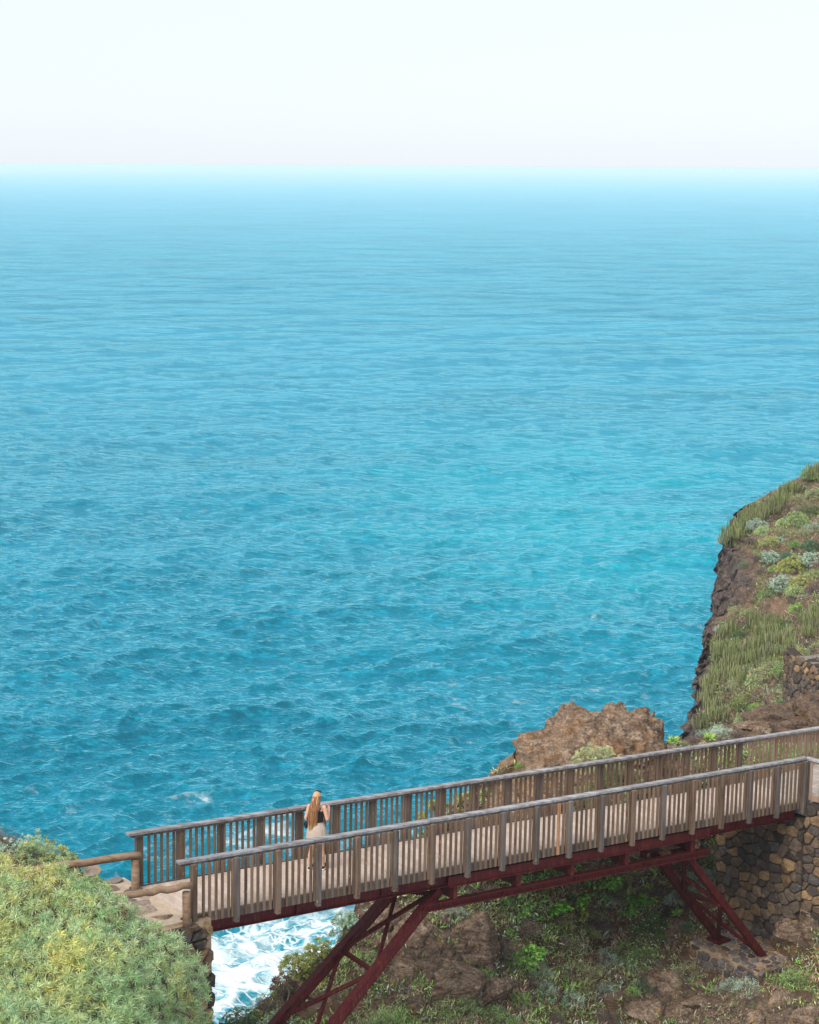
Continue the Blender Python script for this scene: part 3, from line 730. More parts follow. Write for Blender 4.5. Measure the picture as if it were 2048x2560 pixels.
# --- the hillside under and behind the bridge
HC = [(1240, 1925, 44.8), (1030, 2100, 42.8), (1500, 1950, 45.5), (1640, 1880, 47.5), (1700, 1866, 49.5), (1800, 1850, 51), (1900, 1835, 53), (1950, 1800, 56), (2048, 1770, 58),
      (2250, 1740, 60), (1700, 1930, 47), (1870, 1925, 47.6), (2050, 1880, 50.5), (900, 2252, 42.2), (1200, 2150, 44.2), (1350, 2180, 45.0), (1500, 2150, 46), (1700, 2110, 47.5), (1800, 2060, 49),
      (1950, 2050, 49), (2150, 2050, 49), (1783, 2200, 46.3), (1783, 2275, 45.3), (1850, 2262, 45.6), (1950, 2266, 44.9), (2048, 2245, 43.8), (2200, 2245, 42.5), (1850, 2350, 45.4),
      (1700, 2350, 45.3), (1720, 2400, 44.1), (1890, 2468, 42.4), (1990, 2400, 43.2), (2100, 2380, 42.3), (1000, 2300, 41.8), (1100, 2400, 40.6), (1100, 2560, 39.2), (1250, 2300, 43.4),
      (1400, 2300, 44.8), (1400, 2430, 43.2), (1400, 2560, 41.3), (1600, 2300, 46), (1650, 2450, 43.6), (1650, 2560, 41.7), (1850, 2560, 41.2), (2048, 2560, 40.8), (2250, 2600, 39.5),
      (850, 2380, 41.2), (700, 2500, 40.2), (560, 2620, 38.8), (400, 2750, 37.5), (1000, 2750, 37.3), (1600, 2750, 39), (2200, 2800, 38), (850, 2560, 39.4)]
top_h = interp([(380, 2720), (520, 2600), (620, 2548), (700, 2484), (760, 2432), (840, 2385), (880, 2312), (896, 2255), (960, 2175), (1030, 2100), (1130, 2005), (1200, 1962), (1240, 1930),
                (1400, 1900), (1640, 1872), (1700, 1866), (1760, 1852), (1850, 1832), (1950, 1792), (2048, 1760), (2300, 1720)])
def build_hill():
    nc, nr = 520, 330; px = np.linspace(380, 2290, nc); v = np.linspace(0, 1, nr)[:, None]
    PX = np.broadcast_to(px, (nr, nc)).copy(); t = top_h(px); PY = t+(2860-t)*v**1.05
    def attr(PX, PY, P):
        rk = np.full(PX.shape, .25)
        for x, y, sx, sy, a in ((1080, 2400, 190, 120, 1), (950, 2290, 110, 60, 1), (1250, 2500, 120, 90, .4), (1650, 2470, 130, 80, .6), (1900, 2560, 220, 50, .7), (1700, 2290, 70, 70, .4), (2000, 2330, 90, 60, .3), (1720, 1880, 200, 40, .8), (750, 2500, 120, 60, .5)):
            rk += a*np.exp(-((PX-x)/sx)**2-((PY-y)/sy)**2)
        return np.stack([np.clip(rk, 0, 1), rk*0, rk*0], -1)
    relief('hillside', PX, PY, tps(HC), dsp(.22, .17, .035, 1, .07), M['earth'], attr, step=(.5, 1.0, -1.3), nb=9)
build_hill()
# --- the headland on the right
def build_headland():
    left = interp([(1090, 2230), (1165, 2050), (1205, 2006), (1215, 1975), (1228, 1950), (1246, 1900), (1266, 1860), (1290, 1832), (1325, 1814), (1355, 1812), (1372, 1802), (1400, 1793), (1440, 1790), (1480, 1782),
                   (1510, 1776), (1545, 1781), (1562, 1762), (1600, 1756), (1640, 1752), (1655, 1746), (1680, 1738), (1720, 1730), (1765, 1734), (1790, 1718), (1840, 1702), (1900, 1690), (1990, 1670)])
    C = [(2048, 1165, 140), (1950, 1225, 136), (1860, 1265, 132), (1812, 1330, 128), (1800, 1372, 127), (1785, 1480, 121), (1775, 1510, 119), (1757, 1565, 112), (1752, 1640, 105), (1730, 1720, 98), (1703, 1840, 88), (1690, 1990, 82),
         (2048, 1300, 123), (1900, 1350, 121), (1850, 1450, 115.5), (1900, 1500, 111.5), (1830, 1560, 109), (1850, 1650, 99), (1950, 1650, 93), (2048, 1600, 94), (2048, 1500, 105), (1800, 1750, 91), (1900, 1750, 84), (2048, 1740, 78),
         (1780, 1850, 83), (1900, 1850, 76), (2100, 1850, 70), (2250, 1300, 117), (2250, 1600, 88), (2250, 1800, 70), (2250, 1120, 136), (2000, 1990, 68), (1840, 1420, 119), (1815, 1500, 115), (1780, 1620, 106), (1775, 1700, 99.5)]
    nr, nc = 420, 240; py = np.linspace(1092, 1985, nr)[:, None]; u = np.linspace(0, 1, nc)
    L = left(py); PX = L+(2290-L)*u**1.35; PY = np.broadcast_to(py, (nr, nc)).copy()
    def disp(P):
        pc = topix(P); e = np.clip(pc[:, 0]-left(pc[:, 1]), 0, 999); near = np.exp(-e/70.); safe = np.clip(e/25, 0, 1)
        Q = P*np.array([1, 1, .30])
        d = safe*(.5*fbm(P, .16, 3, 4)+.38*fbm(P, .6, 3, 8, ridge=True)+.10*fbm(P, 2.2, 3, 9))
        V = P-CAM; V = V/np.linalg.norm(V, axis=1)[:, None]
        dep = near*(1.6*fbm(Q, .38, 4, 6, ridge=True)+.5*fbm(P, 1.3, 3, 7, ridge=True)+.6*fbm(P*np.array([.3, .3, 1]), 1.1, 2, 14))
        return d, V*dep[:, None]+RT[None]*((1-safe)*(.16*fbm(P, 1.6, 3, 15)+.12*fbm(P, .6, 2, 16)))[:, None]
    def attr(PX, PY, P):
        e = PX-left(PY); rk = np.clip(1.25-e/np.interp(PY, [1100, 1290, 1350, 1400, 1520, 1560, 1620, 1780, 1850], [6, 8, 34, 110, 120, 48, 52, 62, 84]), 0, 1)
        rk = np.maximum(rk, .9*np.exp(-((PX-1865)/42)**2-((PY-1475)/34)**2)); rk = np.maximum(rk, .12)
        return np.stack([rk, rk*0, rk*0], -1)
    relief('headland', PX, PY, tps(C), disp, M['cliff'], attr, step=(1.2, 2.6, -1.0), axis=1, nb=8)
build_headland()
# --- the bank on the left, under the shrubs
def build_bank():
    C = [(-300, 2070, 39), (0, 2110, 37.8), (150, 2160, 36.8), (250, 2225, 35.5), (330, 2290, 33.0), (420, 2352, 32.4), (500, 2440, 32.2), (-300, 2250, 33), (0, 2250, 32.2), (200, 2300, 31.6), (0, 2400, 29.5), (200, 2450, 29.5),
         (-300, 2560, 26), (0, 2560, 26.6), (300, 2560, 29.0), (480, 2560, 31.6), (-200, 2850, 23), (300, 2850, 26), (500, 2850, 30)]
    top = interp([(-420, 2055), (0, 2112), (100, 2140), (180, 2168), (250, 2225), (330, 2292), (420, 2362), (520, 2470)])
    px = np.linspace(-420, 432, 200); v = np.linspace(0, 1, 160)[:, None]; PX = np.broadcast_to(px, (160, 200)).copy(); PY = top(px)+(2860-top(px))*v
    relief('bank', PX, PY, tps(C), dsp(.1, .08, .03, 2), M['earth'], lambda a, b, c: np.stack([a*0+.3, a*0, a*0], -1), step=(-.3, 1., -1.0))
build_bank()
# --- the outcrop beyond the far railing
def build_outcrop():
    sil = [(1190, 1990), (1225, 1958), (1262, 1925), (1305, 1915), (1307, 1890), (1325, 1862), (1355, 1843), (1371, 1840), (1373, 1822), (1398, 1803), (1412, 1788), (1428, 1783), (1450, 1784), (1465, 1781), (1500, 1781), (1508, 1772), (1516, 1768),
           (1540, 1771), (1560, 1769), (1580, 1777), (1608, 1775), (1618, 1777), (1624, 1795), (1645, 1810), (1648, 1832), (1658, 1850), (1672, 1876), (1690, 1905), (1735, 1935)]
    top = interp(sil); px = np.linspace(1190, 1735, 300); nr = 200; v = np.linspace(0, 1, nr)[:, None]
    PX = np.broadcast_to(px, (nr, 300)).copy(); PY = top(px)+(2140-top(px))*v
    C = [(1190, 1990, 45), (1310, 1900, 45.6), (1373, 1830, 46), (1420, 1785, 46.4), (1510, 1770, 46.7), (1610, 1777, 46.6), (1648, 1830, 46.6), (1680, 1890, 46.4), (1735, 1940, 46.4), (1350, 1900, 44.9), (1430, 1850, 45.0), (1520, 1840, 45.0),
         (1590, 1850, 45.1), (1640, 1880, 45.6), (1420, 1950, 43.9), (1520, 1950, 44.1), (1600, 1950, 44.7), (1300, 2000, 43.4), (1500, 2100, 43.6), (1250, 2100, 43), (1700, 2100, 45.5), (1450, 1800, 45.6), (1560, 1800, 45.7)]
    root = empty('rock_outcrop', at1(1450, 2000, 45), 'big rust-brown rock standing against the sea behind the far railing', 'rock')
    n0 = len(bpy.data.objects)
    o = relief('rock_body', PX, PY, tps(C), dsp(.14, .16, .06, 12, .04), M['rock'], lambda a, b, c: np.stack([a*0+.62, a*0, a*0], -1), step=(.15, 1.2, -.6), kind=None)
    o.parent = root; o.matrix_parent_inverse = Matrix.Translation(-Vector(root.location))
build_outcrop()
def rock_mesh(mb, c, r, seed, col=(1, 1, 1), n=44, squash=(1, 1, .7), angular=.32):
    """an angular boulder: a ball cut by random planes, then roughened"""
    rng = np.random.default_rng(seed); th = np.linspace(0, math.pi, n)[:, None]; ph = np.arange(2*n)*math.pi/n
    V = np.stack([np.sin(th)*np.cos(ph), np.sin(th)*np.sin(ph), np.cos(th)+0*ph], -1).reshape(-1, 3)
    pl = rng.normal(size=(20, 3)); pl /= np.linalg.norm(pl, axis=1)[:, None]; ds = rng.uniform(.50, .88, 20)
    t = (V@pl.T); k = np.min(np.where(t > .05, ds/np.maximum(t, .05), 9), axis=1); V = V*np.minimum(k, 1.05)[:, None]
    V = V*np.array(squash)*r; nn = V/(np.linalg.norm(V, axis=1)[:, None]+1e-9)
    V = V+nn*(fbm(V/r+seed, 1.6, 4, seed % 97, ridge=True)*.035*r+np.clip(worley(V/r+seed+.15*np.stack([fbm(V/r, 2, 2, 5)]*3, 1), 1.7, 3), 0, .12)*.75*r+np.clip(worley(V/r+seed, 5, 4), 0, .15)*.22*r+fbm(V/r, 9, 3, 3)*.03*r)[:, None]
    a = rng.uniform(0, 6.28); R = np.array([[math.cos(a), -math.sin(a), 0], [math.sin(a), math.cos(a), 0], [0, 0, 1]]); V = V@R.T+np.asarray(c)
    i = np.arange(n*2*n).reshape(n, 2*n); j = np.roll(i, -1, 1); q = np.stack([i[:-1], i[1:], j[1:], j[:-1]], -1).reshape(-1, 4)
    mb.add(V, q, col)
def boulder(px, py, r, seed, label, squash=(1, 1, .7), dY=0., rockness=.8, mat='rock', group=None, name='boulder', sink=.25, which=None):
    h = hit(px, py, which); p = h[0]-Z0*r*sink*squash[2]+np.array([0, dY, 0])
    m = MB(); rock_mesh(m, p, r, seed, (rockness, 0, 0), squash=squash); o = m.build(name, M[mat], None, True, loc=p); tag(o, label, 'boulder', group); return o
M['lava'] = earth_mat('lava boulder', (.12, .075, .048), (.22, .135, .075), (.095, .072, .060), (.25, .165, .11), .8, 2.)
# ------------------------------------------------------------------ vegetation
def foliage_mat(name, trans=.22, spec=.25):
    k = NT(name); r = k.rnd(); c = k.col()
    c = k.n('HueSaturation', {'Hue': k.mr(r, 0, 1, .488, .512), 'Saturation': k.mr(r, 0, 1, .85, 1.1), 'Value': k.mr(k.math('FRACT', k.math('MULTIPLY', r, 7.3)), 0, 1, .82, 1.18), 'Color': c}).outputs[0]
    k.fin(c, .62, None, spec); t = k.n('BsdfTranslucent', {'Color': c}); mx = k.n('MixShader', {0: trans}); k.l(k.b.outputs[0], mx.inputs[1]); k.l(t.outputs[0], mx.inputs[2]); k.l(mx.outputs[0], k.out.inputs['Surface'])
    return k.m
M['leaf'] = foliage_mat('leaves'); M['petal'] = foliage_mat('petals', .3)
def twig_mat():
    k = NT('twigs'); return k.fin(k.mix(1., k.col(), k.mix(k.noise(k.pos(), 12, 3), (.6, .6, .6), (1.3, 1.3, 1.3)), 'MULTIPLY'), .9, None, .1)
M['twig'] = twig_mat()
def unit(v): return v/(np.linalg.norm(v, axis=-1, keepdims=True)+1e-9)
def leaves(mb, base, dr, L, W, col, rng, bend=.15):
    """one folded lozenge per leaf"""
    n = len(base); dr = unit(dr); L = np.broadcast_to(L, (n,))[:, None]; W = np.broadcast_to(W, (n,))[:, None]
    side = unit(np.cross(dr, rng.normal(size=(n, 3)))); nn = np.cross(side, dr)
    nn = nn*np.sign(nn[:, 2:3]+1e-6)
    V = np.stack([base, base+dr*L*.5+side*W/2+nn*L*bend*.3, base+dr*L-nn*L*bend, base+dr*L*.5-side*W/2+nn*L*bend*.3], 1).reshape(-1, 3)
    col = np.broadcast_to(col, (n, 3)); mb.add(V, np.arange(4*n).reshape(n, 4), np.repeat(col, 4, 0))
def pickc(rng, n, cols, var=.18):
    c = np.array([x[0] for x in cols]); w = np.array([x[1] for x in cols], float); i = rng.choice(len(c), n, p=w/w.sum())
    return c[i]*rng.uniform(1-var, 1+var, (n, 1))*rng.uniform(.95, 1.05, (n, 3))
def dome(rng, n, flat=.8, inner=.0, lump=.16, seed=0):
    d = unit(rng.normal(size=(n, 3))); d[:, 2] = np.abs(d[:, 2])*1.0-.12
    d = unit(d); r = 1+lump*fbm(d+seed, 2.4, 3, seed)*1.3; r = r*(1-inner*rng.random(n)**2)
    P = d*r[:, None]*np.array([1, 1, flat]); return P, d
def twigs(mb, rng, n, col, R=.008, flat=.8, seg=4, curl=.25, root=.12, reach=1.):
    for i in range(n):
        d = unit(rng.normal(size=3)); d[2] = abs(d[2])*.9+.1; d = unit(d); e = d*np.array([1, 1, flat])*rng.uniform(.55, 1.02)*reach
        b = np.array([rng.normal(0, root), rng.normal(0, root), 0]); t = np.linspace(0, 1, seg+1)[:, None]
        P = b+(e-b)*t+np.array([0, 0, .16])*np.sin(t*math.pi)+rng.normal(0, curl*.18, (seg+1, 3))*t
        c = np.array(col)*rng.uniform(.6, 1.4); mb.tube(P, np.linspace(R, R*.35, seg+1), 3, c, cap=False)
def rosettes(mb, P, ax, R, nl, wid, col, rng, up=.35):
    n = len(P); ax = unit(ax+np.array([0, 0, up])); a = unit(np.cross(ax, rng.normal(size=(n, 3)))); b = np.cross(ax, a)
    k = np.arange(nl); ph = (k*2.39996)[None]+rng.uniform(0, 6.28, (n, 1)); el = np.linspace(.05, 1.15, nl)[None]+rng.normal(0, .12, (n, nl))
    dr = np.cos(el)[..., None]*(np.cos(ph)[..., None]*a[:, None]+np.sin(ph)[..., None]*b[:, None])+np.sin(el)[..., None]*ax[:, None]
    L = (R if np.ndim(R) else np.full(n, R))[:, None]*rng.uniform(.8, 1.12, (n, nl)); col = np.repeat(col, nl, 0)*rng.uniform(.85, 1.15, (n*nl, 1))
    leaves(mb, np.repeat(P, nl, 0), dr.reshape(-1, 3), L.ravel(), L.ravel()*wid, col, rng)
PAL = {
 'spurge': [((.339, .481, .200), 4), ((.420, .560, .250), 3), ((.560, .580, .181), 1.6), ((.221, .330, .130), 2)],
 'yellow': [((.372, .402, .127), 3), ((.491, .461, .111), 2), ((.253, .327, .133), 3)],
 'pale': [((.472, .519, .252), 3), ((.597, .597, .267), 2), ((.330, .409, .205), 2)],
 'silver': [((.389, .532, .410), 4), ((.514, .636, .514), 3), ((.267, .370, .267), 2)],
 'green': [((.178, .338, .091), 4), ((.274, .467, .113), 3), ((.113, .209, .071), 3), ((.388, .516, .160), 1)],
 'dark': [((.094, .181, .059), 4), ((.146, .263, .081), 3), ((.059, .106, .041), 2)],
 'bright': [((.206, .485, .067), 4), ((.292, .606, .097), 3), ((.132, .316, .061), 3), ((.581, .678, .145), .7)],
 'olive': [((.311, .358, .154), 4), ((.433, .463, .218), 3), ((.218, .233, .109), 3)],
 'dry': [((.298, .207, .143), 3), ((.417, .308, .219), 2), ((.198, .134, .103), 3)],
 'teal': [((.101, .229, .127), 4), ((.152, .304, .169), 3), ((.060, .135, .075), 3)],
 'orange': [((.378, .189, .041), 3), ((.270, .144, .045), 2), ((.198, .171, .054), 2)],
 'cactus': [((.196, .230, .086), 4), ((.253, .276, .115), 3), ((.127, .149, .063), 3), ((.276, .253, .127), 1)],
}
def tmpl(kind, pal, v):
    """unit plant (radius 1): list of (part name, mesh, material)"""
    rng = np.random.default_rng(hash((kind, pal)) % 1000 if False else sum(map(ord, kind+pal))*7+v); cols = PAL[pal]; fo, st, fl = MB(), MB(), MB(); out = []
    tw = (.13, .10, .085)
    if kind == 'dome':       # rounded spurge: leafy rosettes at the ends of stems
        P, d = dome(rng, 210, .82, .12, .22, v); rosettes(fo, P, d, rng.uniform(.10, .15, len(P)), 11, .24, pickc(rng, len(P), cols), rng)
        P, d = dome(rng, 130, .70, .5, .2, v); rosettes(fo, P*.86, d, .13, 7, .26, pickc(rng, len(P), cols)*.8, rng)
        twigs(st, rng, 34, tw, .016)
    elif kind == 'fine':     # small-leaved bush
        P, d = dome(rng, 240, .75, .45, .30, v); n = 9; Q = np.repeat(P, n, 0)+rng.normal(0, .065, (len(P)*n, 3)); leaves(fo, Q, np.repeat(d, n, 0)+rng.normal(0, .7, Q.shape)+[0, 0, .5], rng.uniform(.07, .13, len(Q)), .026, np.repeat(pickc(rng, len(P), cols, .3), n, 0)*rng.uniform(.8, 1.2, (len(Q), 1)), rng)
        twigs(st, rng, 40, tw, .009)
    elif kind == 'twiggy':   # mostly bare branches
        twigs(st, rng, 230, (.155, .120, .105), .0085, .7, 5, .8, .3)
        P, d = dome(rng, 120, .72, .6, .3, v); n = 4; Q = np.repeat(P, n, 0)+rng.normal(0, .08, (len(P)*n, 3)); leaves(fo, Q, rng.normal(0, 1, Q.shape), .08, .024, np.repeat(pickc(rng, len(P), cols, .3), n, 0), rng)
    elif kind == 'broad':    # big soft leaves low over the ground
        P, d = dome(rng, 230, .45, .5, .35, v); leaves(fo, P, d*np.array([1, 1, .25])+rng.normal(0, .35, P.shape), rng.uniform(.20, .34, len(P)), rng.uniform(.17, .26, len(P)), pickc(rng, len(P), cols, .3), rng, .22)
        twigs(st, rng, 26, (.12, .15, .05), .010, .4)
    elif kind == 'silver':   # feathery grey wormwood
        P, d = dome(rng, 330, .72, .35, .34, v); n = 8; Q = np.repeat(P, n, 0)+rng.normal(0, .05, (len(P)*n, 3)); leaves(fo, Q, np.repeat(d, n, 0)+rng.normal(0, .5, Q.shape)+[0, 0, .6], rng.uniform(.08, .14, len(Q)), .020, np.repeat(pickc(rng, len(P), cols, .2), n, 0), rng)
        twigs(st, rng, 34, (.14, .12, .10), .010)
    elif kind == 'daisy':    # fine green bush carrying white flowers
        P, d = dome(rng, 260, .7, .4, .3, v); n = 8; Q = np.repeat(P, n, 0)+rng.normal(0, .06, (len(P)*n, 3)); leaves(fo, Q, np.repeat(d, n, 0)+rng.normal(0, .7, Q.shape), rng.uniform(.06, .11, len(Q)), .02, np.repeat(pickc(rng, len(P), cols, .3), n, 0), rng)
        twigs(st, rng, 40, (.12, .09, .07), .009); P, d = dome(rng, 46, .78, .1, .3, v); P = P[rng.random(len(P)) < .8]; d = unit(np.array([0, -.4, 1])+rng.normal(0, .3, P.shape))
        rosettes(fl, P*1.04, d, .058, 7, .5, np.full((len(P), 3), .85), rng, 0)
    elif kind == 'agave':    # fleshy strap leaves
        P = rng.normal(0, .12, (4, 3))*[1, 1, 0]; rosettes(fo, P+[0, 0, .1], np.tile([0, 0, 1.], (4, 1)), .95, 16, .16, pickc(rng, 4, cols, .1), rng); twigs(st, rng, 5, tw, .02, .3)
    elif kind == 'reed':
        for i in range(34):
            b = rng.normal(0, .45, 3)*[1, 1, 0]; h = rng.uniform(1.2, 2.0); lean = rng.normal(0, .16, 3)*[1, 1, 0]; t = np.linspace(0, 1, 5)[:, None]
            P = b+np.array([0, 0, h])*t+lean*t*t*h; st.tube(P, [.016, .014, .012, .010, .006], 4, np.array([.17, .20, .08])*rng.uniform(.8, 1.2), cap=False)
            m = 13; tt = rng.uniform(.15, 1, m); Q = b+np.array([0, 0, h])*tt[:, None]+lean*(tt**2)[:, None]*h; dr = rng.normal(0, 1, (m, 3))*[1, 1, 0]; dr = unit(dr)*.7+[0, 0, 1.1]
            leaves(fo, Q, dr, rng.uniform(.35, .6, m), .042, pickc(rng, m, cols, .25), rng, .25)
    elif kind == 'cactus':   # candelabra clump: four/five-edged columns curving up from the ground
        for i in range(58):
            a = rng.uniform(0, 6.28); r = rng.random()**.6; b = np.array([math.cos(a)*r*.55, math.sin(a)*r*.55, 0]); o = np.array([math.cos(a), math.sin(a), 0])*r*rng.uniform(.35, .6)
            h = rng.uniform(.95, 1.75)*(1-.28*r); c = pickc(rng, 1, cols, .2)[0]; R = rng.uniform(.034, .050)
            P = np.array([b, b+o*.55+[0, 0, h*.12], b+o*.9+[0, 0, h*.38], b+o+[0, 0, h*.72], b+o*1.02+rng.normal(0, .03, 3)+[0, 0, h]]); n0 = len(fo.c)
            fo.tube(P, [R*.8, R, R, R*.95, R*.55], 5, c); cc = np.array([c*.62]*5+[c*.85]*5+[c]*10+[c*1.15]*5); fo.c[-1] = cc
        for m_ in (): pass
    for nm, mb, mt in (('foliage' if kind != 'cactus' else 'stems', fo, 'leaf'), ('branches', st, 'twig'), ('flowers', fl, 'petal')):
        if mb.v: out.append((nm, mb, M[mt]))
    return out
TC = {}
def plant(kind, pal, p, r, label, name, cat, group=None, rz=None, flat=1., tilt=None, v=None):
    v = int(RNG.integers(0, 3)) if v is None else v; key = (kind, pal, v)
    if key not in TC:
        lst = []
        for nm, mb, mt in tmpl(kind, pal, v): o = mb.build(nm, mt); lst.append((nm, o.data)); bpy.data.objects.remove(o)
        TC[key] = lst
    root = empty(name, tuple(p), label, cat, group); root.scale = (r, r, r*flat); root.rotation_euler = (0, 0, RNG.uniform(0, 6.28) if rz is None else rz)
    for nm, me in TC[key]:
        o = bpy.data.objects.new(nm, me); COL.objects.link(o); o.parent = root
    return root
def place(kind, pal, px, py, rpx, label, name='shrub', cat='shrub', group=None, which=None, flat=1., sink=-.04, k=.35):
    h = hit(px, py+rpx*k, which)
    if h is None: print('MISS', px, py, label); return
    z = float((h[0]-CAM)@FW); r = rpx*z/F
    return plant(kind, pal, h[0]-Z0*r*sink, r, label, name, cat, group, flat=flat)
def c5(x, y): return 1650+x/3.08, 1150+y/3.08
def c3(x, y): return 1100+x/2.875, 1900+y/2.875
def c4(x, y): return 1600+x/2.837, 1800+y/2.837
HL, HI, OC, BK = 1, 0, 3, 2
# ---- headland: cactus fields
ORD = 'first second third fourth fifth sixth seventh eighth ninth tenth'.split()
def cactus_field(pts, label, group, hpx=44):
    pts = sorted(pts, key=lambda q: q[1]); nrow = max(1, round(len(pts)/7)); rows = np.array_split(np.arange(len(pts)), nrow); rn = {}
    for j, rw in enumerate(rows):
        for i, q in enumerate(sorted(rw, key=lambda a: pts[a][0])): rn[int(q)] = (i, j, len(rw))
    for q, (x, y) in enumerate(pts):
        i, j, _ = rn[q]; lb = 'cactus clump, %s from the left in row %s from the top, %s' % (ORD[i], ['one', 'two', 'three', 'four', 'five'][j], label)
        px, py = c5(x, y); px += RNG.normal(0, 2); py += RNG.normal(0, 2); h = hit(px, py+hpx*.42, (HL,))
        if h is None: continue
        z = float((h[0]-CAM)@FW); r = hpx*RNG.uniform(.72, .95)*z/F/1.5
        plant('cactus', 'cactus', h[0]-Z0*r*.08, r, lb, 'cactus_clump', 'cactus', group, flat=RNG.uniform(.95, 1.2))
cactus_field([(515, 585), (530, 540), (560, 500), (600, 465), (640, 430), (690, 395), (740, 370), (790, 352), (840, 332), (885, 310), (925, 270), (965, 235), (1010, 212), (1045, 205), (560, 600), (600, 555), (640, 515), (690, 470), (740, 440), (800, 405), (860, 372), (920, 320), (980, 270), (1190, 70), (1225, 60), (1165, 95), (575, 540), (650, 470), (770, 395)],
             'headland crest', 'cactus clumps along the crest of the headland', 38)
cactus_field([(735, 1235), (790, 1225), (850, 1230), (905, 1245), (755, 1290), (820, 1290), (880, 1300), (560, 1400), (500, 1440), (470, 1500), (540, 1490), (600, 1450), (670, 1450), (740, 1410), (800, 1380), (860, 1370), (920, 1360), (975, 1350), (1000, 1400), (560, 1560), (620, 1530), (690, 1530), (760, 1500), (830, 1470), (890, 1450), (600, 1610), (670, 1610), (740, 1580), (810, 1550), (870, 1530), (500, 1350), (450, 1450), (640, 1660), (560, 1650), (720, 1640), (530, 1300)],
             'big mid-slope field', 'cactus clumps in the field halfway down the headland', 46)
cactus_field([(455, 1590), (420, 1640), (380, 1690), (440, 1690), (365, 1750), (410, 1760), (390, 1820), (345, 1800)], 'cliff edge strip', 'cactus clumps in the strip above the cliff edge', 44)
cactus_field([(395, 1890), (440, 1880), (490, 1870), (360, 1950), (420, 1950), (470, 1940), (340, 2010), (395, 2010)], 'lowest patch', 'cactus clumps in the lowest patch', 44)
cactus_field([(1120, 1220), (1170, 1190), (1210, 1150), (1150, 1290), (1200, 1260), (1225, 1210)], 'above terrace wall', 'cactus clumps at the right edge of the headland', 44)
